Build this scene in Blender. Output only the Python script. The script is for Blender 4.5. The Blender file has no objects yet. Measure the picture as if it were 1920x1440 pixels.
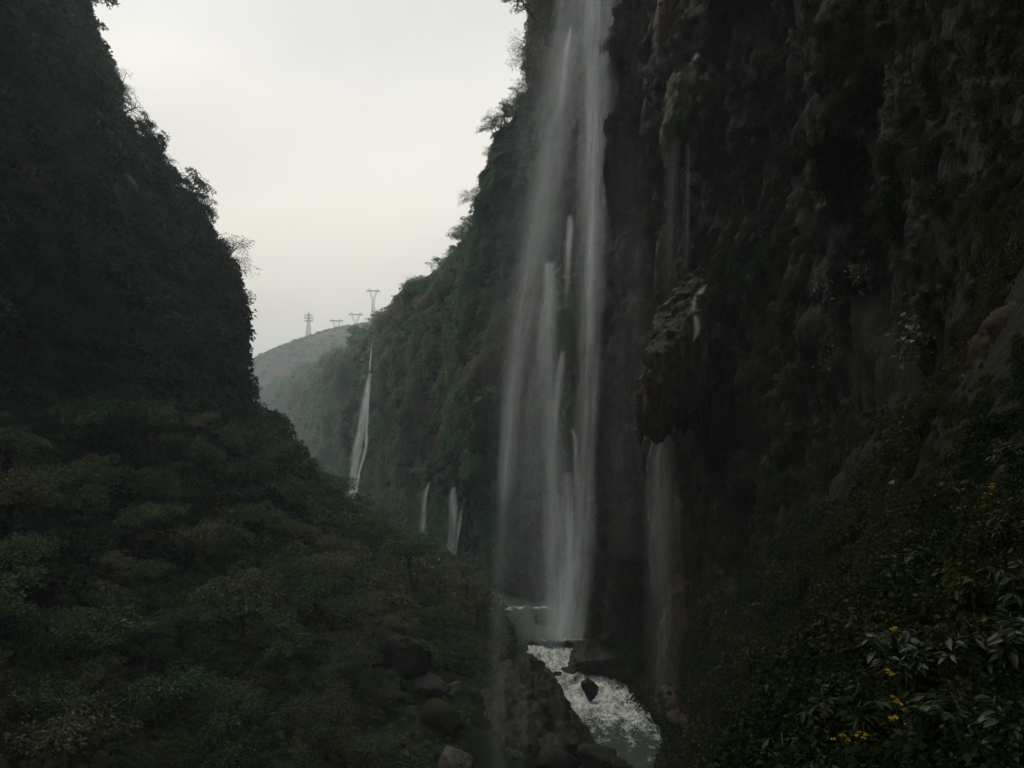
import bpy, bmesh, math, random
import numpy as np
from mathutils import Vector, Matrix
from mathutils.bvhtree import BVHTree

# ------------------------------------------------------------------ camera, world, sun, exposure
scn = bpy.context.scene
C = scn.collection
PITCH = math.radians(3.053)
FPX = 1500.0                       # focal length in pixels of the 1920 px wide photograph
cam_d = bpy.data.cameras.new('camera'); cam = bpy.data.objects.new('camera', cam_d); C.objects.link(cam)
cam_d.sensor_width = 36; cam_d.lens = 36 * FPX / 1920; cam_d.clip_start = 0.1; cam_d.clip_end = 20000
cam.location = (0, 0, 0); cam.rotation_euler = (math.pi / 2 + PITCH, 0, 0)
scn.camera = cam
scn.view_settings.view_transform = 'Standard'; scn.view_settings.look = 'None'
scn.view_settings.exposure = 0.0; scn.view_settings.gamma = 1; scn.view_settings.use_curve_mapping = False
cy = scn.cycles
cy.max_bounces = 5; cy.diffuse_bounces = 2; cy.glossy_bounces = 2; cy.transmission_bounces = 2; cy.volume_bounces = 2
cy.transparent_max_bounces = 48
cy.use_denoising = True

SUN_EL, SUN_AZ = math.radians(50), math.radians(-50)      # azimuth measured from +Y towards +X
world = bpy.data.worlds.new('World'); scn.world = world; world.use_nodes = True
nt = world.node_tree; nt.nodes.clear()
def N(nt, typ, **kw):
    n = nt.nodes.new(typ)
    for k, v in kw.items(): setattr(n, k, v)
    return n
out = N(nt, 'ShaderNodeOutputWorld'); bg = N(nt, 'ShaderNodeBackground'); bg.inputs[1].default_value = 0.1
sky = N(nt, 'ShaderNodeTexSky'); sky.sky_type = 'NISHITA'; sky.sun_disc = False
sky.sun_elevation = SUN_EL; sky.sun_rotation = SUN_AZ; sky.dust_density = 4
hs = N(nt, 'ShaderNodeHueSaturation'); hs.inputs['Saturation'].default_value = 0.08; hs.inputs['Value'].default_value = 0.9
tc = N(nt, 'ShaderNodeTexCoord'); mp = N(nt, 'ShaderNodeMapping'); mp.inputs['Scale'].default_value = (1.2, 1.2, 3.2)
nz = N(nt, 'ShaderNodeTexNoise'); nz.inputs['Scale'].default_value = 1.5; nz.inputs['Detail'].default_value = 5; nz.inputs['Roughness'].default_value = 0.45
rp = N(nt, 'ShaderNodeValToRGB')
rp.color_ramp.elements[0].position = 0.32; rp.color_ramp.elements[0].color = (0.615, 0.62, 0.625, 1)
rp.color_ramp.elements[1].position = 0.68; rp.color_ramp.elements[1].color = (0.80, 0.792, 0.765, 1)
sep = N(nt, 'ShaderNodeSeparateXYZ')
el = N(nt, 'ShaderNodeValToRGB')       # the cloud layer is dimmer and warmer low down, brightest half way up
e = el.color_ramp.elements
e[0].position = 0.0; e[0].color = (0.80, 0.75, 0.67, 1)
e[1].position = 1.0; e[1].color = (1.0, 1.0, 1.02, 1)
for p_, c_ in ((0.14, (0.80, 0.76, 0.69, 1)), (0.27, (0.97, 0.935, 0.87, 1)), (0.38, (1.04, 1.01, 0.965, 1)), (0.50, (0.96, 0.96, 0.95, 1))):
    q = e.new(p_); q.color = c_
mul = N(nt, 'ShaderNodeMix', data_type='RGBA', blend_type='MULTIPLY'); mul.inputs[0].default_value = 1
sc10 = N(nt, 'ShaderNodeVectorMath', operation='SCALE'); sc10.inputs['Scale'].default_value = 13.4
mx = N(nt, 'ShaderNodeMix', data_type='RGBA'); mx.inputs[0].default_value = 0.9
L = nt.links.new
L(tc.outputs['Generated'], mp.inputs[0]); L(mp.outputs[0], nz.inputs['Vector']); L(nz.outputs[0], rp.inputs[0])
L(tc.outputs['Generated'], sep.inputs[0]); L(sep.outputs['Z'], el.inputs[0])
L(rp.outputs[0], mul.inputs[6]); L(el.outputs[0], mul.inputs[7]); L(mul.outputs[2], sc10.inputs[0])
L(sky.outputs[0], hs.inputs['Color']); L(hs.outputs[0], mx.inputs[6]); L(sc10.outputs[0], mx.inputs[7])
L(mx.outputs[2], bg.inputs[0]); L(bg.outputs[0], out.inputs[0])

sun_d = bpy.data.lights.new('sun', 'SUN'); sun_d.energy = 1.3; sun_d.angle = math.radians(30); sun_d.color = (1, 0.96, 0.9)
sun = bpy.data.objects.new('sun', sun_d); C.objects.link(sun)
sd = Vector((math.sin(SUN_AZ) * math.cos(SUN_EL), math.cos(SUN_AZ) * math.cos(SUN_EL), math.sin(SUN_EL)))
sun.rotation_euler = sd.to_track_quat('Z', 'Y').to_euler(); sun.location = sd * 300

# ------------------------------------------------------------------ helpers
rng = np.random.default_rng(7)
random.seed(7)
cp, sp = math.cos(PITCH), math.sin(PITCH)
def P(px, py, Y):
    """the point at distance Y (world y) seen at pixel px, py of the 1920x1440 photograph"""
    cx = (px - 960) / FPX; cyy = (720 - py) / FPX
    k = Y / (cp - sp * cyy)
    return (cx * k, Y, (sp + cp * cyy) * k)
def ray(px, py):
    cx = (px - 960) / FPX; cyy = (720 - py) / FPX
    return Vector((cx, cp - sp * cyy, sp + cp * cyy)).normalized()

def _h(ix, iy, iz, seed):
    n = (ix.astype(np.int64) * 374761393 + iy.astype(np.int64) * 668265263 + iz.astype(np.int64) * 2147483647 + seed * 1274126177) & 0xFFFFFFFF
    n = ((n ^ (n >> 13)) * 1274126177) & 0xFFFFFFFF
    n = ((n ^ (n >> 15)) * 2246822519) & 0xFFFFFFFF
    return ((n ^ (n >> 16)) & 0xFFFF) / 65535.0
def vn(p, seed=0):
    f = np.floor(p); u = p - f; u = u * u * u * (u * (u * 6 - 15) + 10)
    x, y, z = f[..., 0], f[..., 1], f[..., 2]
    r = 0
    for dx in (0, 1):
        wx = u[..., 0] if dx else 1 - u[..., 0]
        for dy in (0, 1):
            wy = u[..., 1] if dy else 1 - u[..., 1]
            for dz in (0, 1):
                wz = u[..., 2] if dz else 1 - u[..., 2]
                r = r + _h(x + dx, y + dy, z + dz, seed) * wx * wy * wz
    return r
def fbm(p, oct=4, seed=0, gain=0.5):
    a, s, t = 1.0, 0, 0
    for i in range(oct):
        s = s + a * vn(p * (2.03 ** i) + i * 17.3, seed + i); t += a; a *= gain
    return s / t
def ss(a, b, x):
    t = np.clip((x - a) / (b - a), 0, 1); return t * t * (3 - 2 * t)

def mesh_from(name, V, F, mat=None, smooth=True, attrs=None, uv=None):
    V = np.asarray(V, np.float32); F = np.asarray(F, np.int32)
    me = bpy.data.meshes.new(name)
    nf, k = F.shape
    me.vertices.add(len(V)); me.vertices.foreach_set('co', V.ravel())
    me.loops.add(nf * k); me.loops.foreach_set('vertex_index', F.ravel())
    me.polygons.add(nf); me.polygons.foreach_set('loop_start', np.arange(0, nf * k, k, dtype=np.int32))
    me.polygons.foreach_set('loop_total', np.full(nf, k, np.int32))
    if smooth: me.polygons.foreach_set('use_smooth', np.ones(nf, bool))
    me.update(calc_edges=True)
    for an, av in (attrs or {}).items():
        a = me.attributes.new(an, 'FLOAT', 'POINT'); a.data.foreach_set('value', np.asarray(av, np.float32).ravel())
    if uv is not None:
        l = me.uv_layers.new(name='UVMap'); l.data.foreach_set('uv', np.asarray(uv, np.float32)[F.ravel()].ravel())
    if mat: me.materials.append(mat)
    return me
def link(name, me, parent=None, loc=None):
    o = bpy.data.objects.new(name, me); C.objects.link(o)
    if parent: o.parent = parent
    if loc is not None: o.location = loc
    return o
def tag(o, label=None, cat=None, group=None, kind=None):
    if label: o['label'] = label
    if cat: o['category'] = cat
    if group: o['group'] = group
    if kind: o['kind'] = kind
    return o
def empty(name, loc, rz=0, s=1):
    o = bpy.data.objects.new(name, None); C.objects.link(o); o.location = loc; o.rotation_euler = (0, 0, rz); o.scale = (s, s, s)
    o.empty_display_size = 0.3
    return o
def copy_tree(o, parent=None):
    c = o.copy(); C.objects.link(c); c.parent = parent
    for ch in list(o.children): copy_tree(ch, c)
    return c
def grid_faces(a, b):
    i, j = np.meshgrid(np.arange(a - 1), np.arange(b - 1), indexing='ij'); k = (i * b + j).ravel()
    return np.stack([k, k + b, k + b + 1, k + 1], 1)

# ------------------------------------------------------------------ materials
def newmat(name):
    m = bpy.data.materials.new(name); m.use_nodes = True; m.node_tree.nodes.clear(); return m, m.node_tree
def ramp(nt, cols, interp='LINEAR'):
    r = N(nt, 'ShaderNodeValToRGB'); r.color_ramp.interpolation = interp
    el = r.color_ramp.elements
    el[0].position, el[0].color = cols[0][0], (*cols[0][1], 1)
    el[1].position, el[1].color = cols[-1][0], (*cols[-1][1], 1)
    for p_, c_ in cols[1:-1]:
        q = el.new(p_); q.color = (*c_, 1)
    return r
def noise(nt, vec, scale, detail=4, rough=0.55, mapscale=None):
    n = N(nt, 'ShaderNodeTexNoise'); n.inputs['Scale'].default_value = scale; n.inputs['Detail'].default_value = detail; n.inputs['Roughness'].default_value = rough
    if mapscale:
        m = N(nt, 'ShaderNodeMapping'); m.inputs['Scale'].default_value = mapscale
        nt.links.new(vec, m.inputs[0]); vec = m.outputs[0]
    nt.links.new(vec, n.inputs['Vector'])
    return n.outputs[0]
def mixc(nt, fac, a, b, blend='MIX'):
    m = N(nt, 'ShaderNodeMix', data_type='RGBA', blend_type=blend)
    for sock, v in ((m.inputs[0], fac), (m.inputs[6], a), (m.inputs[7], b)):
        if isinstance(v, (int, float)): sock.default_value = v
        elif isinstance(v, tuple): sock.default_value = (*v, 1)
        else: nt.links.new(v, sock)
    return m.outputs[2]
def math_(nt, op, a, b=None, c=None, clamp=False):
    m = N(nt, 'ShaderNodeMath', operation=op); m.use_clamp = clamp
    for s_, v in zip(m.inputs, (a, b, c)):
        if v is None: continue
        if isinstance(v, (int, float)): s_.default_value = v
        else: nt.links.new(v, s_)
    return m.outputs[0]
def mrange(nt, v, a, b, c=0.0, d=1.0):
    m = N(nt, 'ShaderNodeMapRange'); nt.links.new(v, m.inputs[0])
    for i, x in enumerate((a, b, c, d)): m.inputs[i + 1].default_value = x
    return m.outputs[0]

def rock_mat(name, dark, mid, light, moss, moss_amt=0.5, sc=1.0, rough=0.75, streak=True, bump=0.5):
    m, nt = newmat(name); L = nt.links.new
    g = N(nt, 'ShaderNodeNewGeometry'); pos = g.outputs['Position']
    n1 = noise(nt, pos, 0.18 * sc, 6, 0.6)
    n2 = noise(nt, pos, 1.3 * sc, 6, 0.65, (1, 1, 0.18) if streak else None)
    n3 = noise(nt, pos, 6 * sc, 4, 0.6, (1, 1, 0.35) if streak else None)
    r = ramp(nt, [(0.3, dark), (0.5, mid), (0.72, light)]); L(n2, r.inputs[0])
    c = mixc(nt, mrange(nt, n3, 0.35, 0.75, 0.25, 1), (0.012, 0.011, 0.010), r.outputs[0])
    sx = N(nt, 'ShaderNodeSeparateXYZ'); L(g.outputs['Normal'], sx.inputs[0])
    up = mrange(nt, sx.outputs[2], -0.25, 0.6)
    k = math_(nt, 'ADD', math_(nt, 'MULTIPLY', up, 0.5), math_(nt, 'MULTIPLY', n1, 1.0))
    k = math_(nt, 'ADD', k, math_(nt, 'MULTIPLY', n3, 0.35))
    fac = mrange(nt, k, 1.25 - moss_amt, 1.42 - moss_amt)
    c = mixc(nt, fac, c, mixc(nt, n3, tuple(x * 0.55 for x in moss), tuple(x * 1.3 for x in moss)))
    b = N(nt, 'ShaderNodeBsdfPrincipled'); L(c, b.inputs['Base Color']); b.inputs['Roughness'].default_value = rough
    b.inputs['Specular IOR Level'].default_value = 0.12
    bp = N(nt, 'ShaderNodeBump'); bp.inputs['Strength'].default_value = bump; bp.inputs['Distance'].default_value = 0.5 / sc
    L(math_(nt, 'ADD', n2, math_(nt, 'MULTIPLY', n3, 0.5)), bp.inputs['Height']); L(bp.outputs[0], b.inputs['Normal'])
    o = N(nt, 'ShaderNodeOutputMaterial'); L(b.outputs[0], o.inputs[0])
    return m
def leaf_mat(name, cols, rough=0.5, var=0.35, scale=0.06, trans=0.25, spec=0.08):
    m, nt = newmat(name); L = nt.links.new
    g = N(nt, 'ShaderNodeNewGeometry'); oi = N(nt, 'ShaderNodeObjectInfo')
    n = noise(nt, g.outputs['Position'], scale, 4, 0.6)
    k = math_(nt, 'ADD', math_(nt, 'MULTIPLY', math_(nt, 'SUBTRACT', n, 0.5), 1.7), 0.5)
    k = math_(nt, 'ADD', k, math_(nt, 'MULTIPLY', math_(nt, 'SUBTRACT', oi.outputs['Random'], 0.5), var))
    k = math_(nt, 'ADD', k, math_(nt, 'MULTIPLY', math_(nt, 'SUBTRACT', g.outputs['Random Per Island'], 0.5), 0.25))
    r = ramp(nt, cols); L(k, r.inputs[0])
    v = mrange(nt, g.outputs['Random Per Island'], 0, 1, 0.4, 1.8)
    c = mixc(nt, 1.0, r.outputs[0], v, 'MULTIPLY')
    b = N(nt, 'ShaderNodeBsdfPrincipled'); L(c, b.inputs['Base Color']); b.inputs['Roughness'].default_value = rough; b.inputs['Specular IOR Level'].default_value = spec
    t = N(nt, 'ShaderNodeBsdfTranslucent'); L(c, t.inputs[0])
    mx = N(nt, 'ShaderNodeMixShader'); mx.inputs[0].default_value = trans; L(b.outputs[0], mx.inputs[1]); L(t.outputs[0], mx.inputs[2])
    o = N(nt, 'ShaderNodeOutputMaterial'); L(mx.outputs[0], o.inputs[0])
    return m
def plain(name, col, rough=0.7, metal=0.0):
    m, nt = newmat(name)
    g = N(nt, 'ShaderNodeNewGeometry'); n = noise(nt, g.outputs['Position'], 3, 3)
    c = mixc(nt, n, tuple(x * 0.7 for x in col), tuple(min(1, x * 1.3) for x in col))
    b = N(nt, 'ShaderNodeBsdfPrincipled'); nt.links.new(c, b.inputs['Base Color']); b.inputs['Roughness'].default_value = rough; b.inputs['Metallic'].default_value = metal
    o = N(nt, 'ShaderNodeOutputMaterial'); nt.links.new(b.outputs[0], o.inputs[0])
    return m

M_wall = rock_mat('shade_darkened_wet_tufa', (0.003, 0.003, 0.0026), (0.0095, 0.0075, 0.006), (0.025, 0.0195, 0.0145), (0.010, 0.013, 0.0055), 0.46, bump=1.0)  # wet rock, colour lowered further in place of shade under the overhang
M_tufa = rock_mat('brown_tufa', (0.014, 0.009, 0.006), (0.065, 0.042, 0.028), (0.17, 0.12, 0.08), (0.03, 0.036, 0.012), 0.28, 1.6, 0.6, bump=0.8)
M_mossy = rock_mat('mossy_tufa', (0.025, 0.021, 0.015), (0.065, 0.056, 0.036), (0.12, 0.105, 0.07), (0.045, 0.055, 0.024), 0.85, 1.6)
M_red = rock_mat('reddish_tufa', (0.03, 0.021, 0.015), (0.11, 0.078, 0.055), (0.24, 0.175, 0.13), (0.04, 0.04, 0.02), -0.05, 1.6, 0.7, bump=0.9)
M_bare = rock_mat('bare_tufa', (0.035, 0.026, 0.02), (0.10, 0.076, 0.06), (0.20, 0.155, 0.125), (0.05, 0.06, 0.03), -0.1, 1.6, 0.7, bump=0.7)
M_boulder = rock_mat('dark_boulder', (0.012, 0.011, 0.010), (0.026, 0.024, 0.021), (0.055, 0.05, 0.044), (0.022, 0.026, 0.013), 0.3, 2.2, 0.55, False)
M_pale = rock_mat('pale_boulder', (0.07, 0.064, 0.06), (0.17, 0.16, 0.15), (0.33, 0.31, 0.29), (0.05, 0.05, 0.03), -0.05, 2.5, 0.8, False)
M_earth = rock_mat('earth_bank', (0.018, 0.012, 0.008), (0.045, 0.032, 0.02), (0.085, 0.062, 0.04), (0.03, 0.034, 0.014), -0.1, 3.0, 0.9)
M_soil = rock_mat('slope_soil', (0.008, 0.008, 0.006), (0.018, 0.017, 0.012), (0.035, 0.032, 0.024), (0.018, 0.024, 0.010), 0.6, 1.0, 0.9, False)
M_hill = rock_mat('hill_scrub', (0.07, 0.058, 0.042), (0.13, 0.105, 0.08), (0.21, 0.165, 0.125), (0.08, 0.085, 0.055), -0.1, 0.12, 0.9, False)
M_orange = rock_mat('orange_rock', (0.16, 0.08, 0.04), (0.32, 0.16, 0.08), (0.45, 0.27, 0.15), (0.06, 0.07, 0.03), -0.2, 0.35, 0.9)
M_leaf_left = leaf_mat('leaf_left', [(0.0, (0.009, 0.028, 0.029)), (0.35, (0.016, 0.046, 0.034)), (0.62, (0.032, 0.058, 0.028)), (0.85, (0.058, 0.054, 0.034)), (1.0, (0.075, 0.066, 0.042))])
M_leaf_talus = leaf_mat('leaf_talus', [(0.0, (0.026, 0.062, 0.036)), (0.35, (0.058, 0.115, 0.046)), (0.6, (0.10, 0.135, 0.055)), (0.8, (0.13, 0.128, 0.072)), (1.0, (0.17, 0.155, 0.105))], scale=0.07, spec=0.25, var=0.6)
M_leaf_wall = leaf_mat('leaf_wall', [(0.0, (0.013, 0.016, 0.008)), (0.4, (0.022, 0.026, 0.010)), (0.7, (0.042, 0.042, 0.016)), (1.0, (0.045, 0.034, 0.02))], scale=0.12)  # leaf colour darkened to stand in for shade on the near wall
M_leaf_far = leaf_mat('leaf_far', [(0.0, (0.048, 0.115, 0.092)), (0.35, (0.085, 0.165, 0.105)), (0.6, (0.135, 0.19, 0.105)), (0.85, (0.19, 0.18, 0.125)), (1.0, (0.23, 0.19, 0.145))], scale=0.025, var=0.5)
M_leaf_near = leaf_mat('leaf_near', [(0.0, (0.009, 0.017, 0.009)), (0.4, (0.018, 0.028, 0.010)), (0.7, (0.034, 0.040, 0.013)), (1.0, (0.038, 0.03, 0.018))], scale=0.18, rough=0.5)
M_leaf_glossy = leaf_mat('leaf_glossy', [(0.0, (0.012, 0.022, 0.009)), (0.5, (0.021, 0.034, 0.012)), (1.0, (0.04, 0.042, 0.025))], scale=1.2, rough=0.45, spec=0.3)
M_leaf_lime = leaf_mat('leaf_lime', [(0.0, (0.07, 0.12, 0.025)), (1.0, (0.12, 0.15, 0.035))], scale=0.3)
M_leaf_grey = leaf_mat('leaf_grey', [(0.0, (0.06, 0.075, 0.055)), (1.0, (0.12, 0.115, 0.09))], scale=0.3)
M_leaf_dry = leaf_mat('leaf_dry', [(0.0, (0.11, 0.085, 0.055)), (1.0, (0.16, 0.13, 0.09))], scale=0.3)
M_bark = plain('bark', (0.045, 0.036, 0.028), 0.9)
M_steel = plain('galvanised_steel', (0.36, 0.36, 0.36), 0.6, 0.2)
M_yellow = plain('yellow_petal', (0.42, 0.27, 0.02), 0.6)
M_stem = plain('green_stem', (0.05, 0.06, 0.025), 0.7)

# ------------------------------------------------------------------ terrain lofted through stations across the gorge
def resample(pts, n):
    pts = np.array(pts, float); d = np.r_[0, np.cumsum(np.linalg.norm(np.diff(pts, axis=0), axis=1))]
    t = np.linspace(0, d[-1], n)
    # smooth (Catmull-Rom like) by cubic Hermite on arc length
    return hermite(d, pts, t)
def hermite(t0, V, t):
    m = np.empty_like(V)
    dt = np.diff(t0)[:, None]; sl = np.diff(V, axis=0) / dt.reshape((-1,) + (1,) * (V.ndim - 1))
    m[0] = sl[0]; m[-1] = sl[-1]
    w1 = dt[1:].reshape((-1,) + (1,) * (V.ndim - 1)); w0 = dt[:-1].reshape((-1,) + (1,) * (V.ndim - 1))
    m[1:-1] = np.where(sl[1:] * sl[:-1] > 0, (sl[:-1] * w1 + sl[1:] * w0) / (w0 + w1), 0)
    i = np.clip(np.searchsorted(t0, t, side='right') - 1, 0, len(t0) - 2)
    h = (t0[i + 1] - t0[i]); u = (t - t0[i]) / h
    sh = (-1,) + (1,) * (V.ndim - 1); u = u.reshape(sh); h = h.reshape(sh)
    return ((1 + 2 * u) * (1 - u) ** 2) * V[i] + (u * (1 - u) ** 2) * h * m[i] + (u * u * (3 - 2 * u)) * V[i + 1] + (u * u * (u - 1)) * h * m[i + 1]
def loft(stations, n1, n2, step):
    """stations: (Y, talus polyline, cliff polyline) as (x, z) pairs; rows are resampled in both parts"""
    rows = []
    for Y, a, b in stations:
        a = [(x, Y, z) for x, z in a]; b = [a[-1]] + [(x, Y, z) for x, z in b]
        rows.append(np.vstack([resample(a, n1), resample(b, n2)[1:]]))
    R = np.array(rows); Ys = np.array([s[0] for s in stations], float)
    t = [Ys[0]]
    while t[-1] < Ys[-1]: t.append(t[-1] + step(t[-1]))
    t[-1] = Ys[-1]
    return hermite(Ys, R, np.array(t))
def normals(G, sx):
    a = np.gradient(G, axis=0); b = np.gradient(G, axis=1); n = np.cross(a, b)
    n /= np.linalg.norm(n, axis=2, keepdims=True) + 1e-9
    return n * sx
def xz(Y, *pp): return [(P(px, py, Y)[0], P(px, py, Y)[2]) for px, py in pp]

# --- left hillside: talus slope and forested cliff
LS = [
 (-30, [(-32, -44), (-36, -38), (-44, -28), (-54, -14), (-60, -4)], [(-66, 12), (-70, 40), (-80, 80), (-92, 130), (-130, 140)]),
 (60, [(-25, -44), (-29, -39), (-38, -26), (-48, -17), (-56, -8)], [(-62, 8), (-66, 25), (-72, 50), (-82, 90), (-92, 130), (-130, 140)]),
 (85, [(-2, -44), (-4, -39), (-12, -35), (-24, -29.5), (-38, -20), (-54, -8)], [(-62, 8), (-66, 25), (-73, 50), (-84, 90), (-94, 130), (-130, 140)]),
 (105, [(13, -44), (8.5, -40), (4, -37.8), (-12, -32.5), (-30, -22.5), (-50, -9)], [(-60, 9), (-65, 25), (-73, 50), (-86, 90), (-98, 130), (-135, 140)]),
 (125, [(9, -44), (5.5, -40), (0, -36), (-12, -29.5), (-30, -20), (-48, -8)], [(-59, 9), (-66, 30), (-75, 55), (-90, 95), (-102, 130), (-135, 140)]),
 (145, [(4, -44), (0.5, -39.5), (-3, -34.5), (-13, -28.5), (-32, -19), (-47, -9)], [(-57, 8), (-66, 30), (-77, 58), (-94, 97), (-106, 130), (-135, 140)]),
 (165, [(-1, -44), (-4, -39.5), (-6.5, -33), (-14, -28), (-23, -22), (-45, -9.5)], [(-56, 2), (-61, 16), (-68, 36), (-80, 60), (-98, 100), (-108, 130), (-140, 140)]),
 (200, [(-12, -44), (-15, -40), (-20, -31), (-32, -26), (-48, -19), (-60, -8)], [(-65.5, 2), (-66.5, 13), (-69, 37), (-80, 52), (-88, 68), (-99, 84), (-107, 107), (-114, 130), (-150, 140)]),
 (240, [(-34, -44), (-37, -40), (-46, -28), (-66, -10), (-73, 3)], [(-80, 8), (-86, 25), (-94, 45), (-102, 62), (-114, 80), (-124, 100), (-136, 120), (-170, 130)]),
 (290, [(-78, -44), (-82, -40), (-86, -28), (-92, -14), (-100, 0)], [(-108, 12), (-116, 30), (-126, 50), (-140, 70), (-156, 90), (-190, 100)]),
 (360, [(-120, -44), (-126, -40), (-132, -26), (-140, -12), (-150, 4)], [(-160, 20), (-175, 45), (-195, 70), (-240, 80)]),
]
def stepL(Y): return float(np.clip(0.0055 * abs(Y), 0.45, 2.5))
GL = loft(LS, 120, 210, stepL)
n = normals(GL, -1 if normals(GL, 1)[200, 60, 2] < 0 else 1)
hfac = ss(-42, -30, GL[..., 2])
d = (fbm(GL * 0.035, 3, 1) - 0.5) * 9 * hfac + (fbm(GL * 0.12, 4, 5) - 0.5) * 5.0 * np.clip(hfac, 0.3, 1) + (fbm(GL * np.array([.4, .4, .3]), 3, 9) - 0.5) * 1.6
GL[..., 0] -= 5.0 * ss(-10, 8, GL[..., 2]) * ss(30, 90, GL[..., 1])
GL = GL + n * (d * np.where(GL[..., 0] < -40, 1.15, 0.8))[..., None]
left = link('left_hillside', mesh_from('left_hillside', GL.reshape(-1, 3), grid_faces(*GL.shape[:2]), M_soil)); tag(left, kind='structure')

# --- right cliff: bank, talus and overhanging wall (near top extended overhead to shade what lies below), running away up the gorge
RS = [
 (-30, [(-18, -44), (-14, -38), (-8, -22), (-2, -6), (4, -2), (9, 2)], [(12, 12), (11, 24), (5, 40), (-4, 62), (-10, 95), (60, 120)]),
 (-4, [(-16, -44), (-12, -36), (-7, -20), (-2.4, -4), (-0.8, -1.85), (3.5, -1.75), (8, 1.5)], [(12, 12), (11, 24), (5, 40), (-4, 62), (-10, 95), (60, 120)]),
 (4, [(-14, -44), (-11, -36), (-6, -20), (-0.5, -4.8), (1.2, -2.6), (3.6, -1.25), (7, 1.8)], [(12, 12), (11, 24), (5, 40), (-4, 62), (-9, 95), (60, 120)]),
 (12, [(-10, -44), (-8, -38), (-4, -24), (0.5, -12), (3.5, -5.6), (5.2, -3.0), (6.4, -0.8), (7.3, .9), (8.6, 3)], [(13, 12), (12, 24), (7, 42), (0, 65), (-6, 98), (60, 125)]),
 (25, [(-2, -44), (0, -38), (3.6, -22), (6.8, -11), (8.8, -6.9), (10.9, -3.2), (12.2, -1.0), (14, 1.6)], [(16, 13), (15.5, 28), (11, 48), (5, 75), (0, 110), (60, 130)]),
 (50, [(5, -44), (8, -38), (11.5, -27), (14, -20), (15.8, -14.6), (18, -9), (20.5, -4), (22, 0)], [(22.5, 12), (21, 28), (17, 50), (11, 85), (8, 125), (60, 140)]),
 (80, [(10, -44), (14, -38), (18.2, -33), (20.8, -26), (22, -19), (23.5, -9)], [(24.5, 2), (24.5, 14), (23, 28), (20, 50), (17, 90), (17, 130), (60, 140)]),
 (105, [(17, -44), (19.6, -40), (20.6, -36.5), (21.6, -30), (22.4, -22)], [(22.6, -8), (22.2, 8), (21.5, 28), (19.5, 52), (16.5, 90), (16, 130), (60, 140)]),
 (130, [(15.2, -44), (17.8, -40), (19, -37), (20, -33), (20.6, -26)], [(20.8, -10), (20.3, 8), (19, 30), (17, 55), (14, 95), (14, 130), (60, 140)]),
 (155, [(11, -44), (13.6, -40), (14.8, -37.5), (16, -32), (16.6, -24)], [(16.8, -8), (16.2, 10), (14.5, 32), (12.5, 60), (9, 100), (9, 135), (60, 145)]),
 (180, [(7, -44), (9.5, -40), (11, -37), (12, -31), (12, -24)], xz(180, (1058, 900), (1055, 700), (1048, 500), (1035, 300), (1018, 150), (1005, 0), (1000, -250)) + [(50, 140)]),
 (193, [(-3, -44), (-3, -40), (-2, -36), (-1, -31), (0, -25)], xz(193, (965, 900), (968, 700), (970, 500), (975, 320), (988, 200), (1008, 110), (1030, 60)) + [(50, 95)]),
 (205, xz(205, (916, 1125), (915, 1095), (912, 1060), (910, 1020), (910, 970)), xz(205, (908, 850), (908, 700), (905, 550), (906, 430), (912, 345), (935, 285), (970, 268)) + [(45, 74)]),
 (235, xz(235, (845, 1095), (845, 1057), (845, 1020), (842, 985), (842, 950)), xz(235, (848, 850), (858, 750), (868, 650), (878, 570), (886, 500), (900, 465), (930, 455)) + [(40, 58)]),
 (285, xz(285, (785, 1050), (785, 1014), (786, 985), (788, 960), (790, 930)), xz(285, (794, 850), (798, 750), (802, 650), (806, 590), (812, 545), (825, 520), (850, 512)) + [(30, 60)]),
 (350, xz(350, (712, 1010), (713, 975), (714, 950), (716, 920), (718, 890)), xz(350, (724, 820), (730, 760), (735, 700), (741, 650), (748, 612), (760, 592), (790, 584)) + [(20, 54)]),
 (450, xz(450, (636, 960), (638, 935), (641, 915), (645, 890), (648, 870)), xz(450, (655, 810), (665, 760), (676, 710), (686, 675), (696, 648), (710, 634), (735, 628)) + [(20, 54)]),
 (600, xz(600, (588, 930), (590, 905), (592, 890), (595, 870), (599, 850)), xz(600, (605, 810), (612, 770), (621, 735), (632, 708), (645, 688), (660, 678), (690, 674)) + [(0, 52)]),
 (850, xz(850, (530, 900), (530, 875), (531, 860), (533, 845), (536, 830)), xz(850, (541, 800), (548, 770), (558, 740), (570, 720), (585, 706), (600, 700), (640, 698)) + [(-60, 58)]),
 (1150, xz(1150, (440, 880), (440, 860), (445, 845), (450, 830), (455, 815)), xz(1150, (465, 785), (475, 755), (490, 730), (505, 718), (520, 712), (540, 708), (600, 708)) + [(-160, 72)]),
]
def stepR(Y): return float(np.clip(0.0058 * abs(Y), 0.38, 4))
GR = loft(RS, 90, 290, stepR)
n = normals(GR, 1); n = n * np.sign(-n[int(GR.shape[0] * .5), 200, 0])
dist = np.linalg.norm(GR, axis=2); amp = np.maximum(np.clip(dist / 60, 0.12, 1.0), 0.55 * ss(4, 14, GR[..., 2]) * ss(9, 25, dist))
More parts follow.
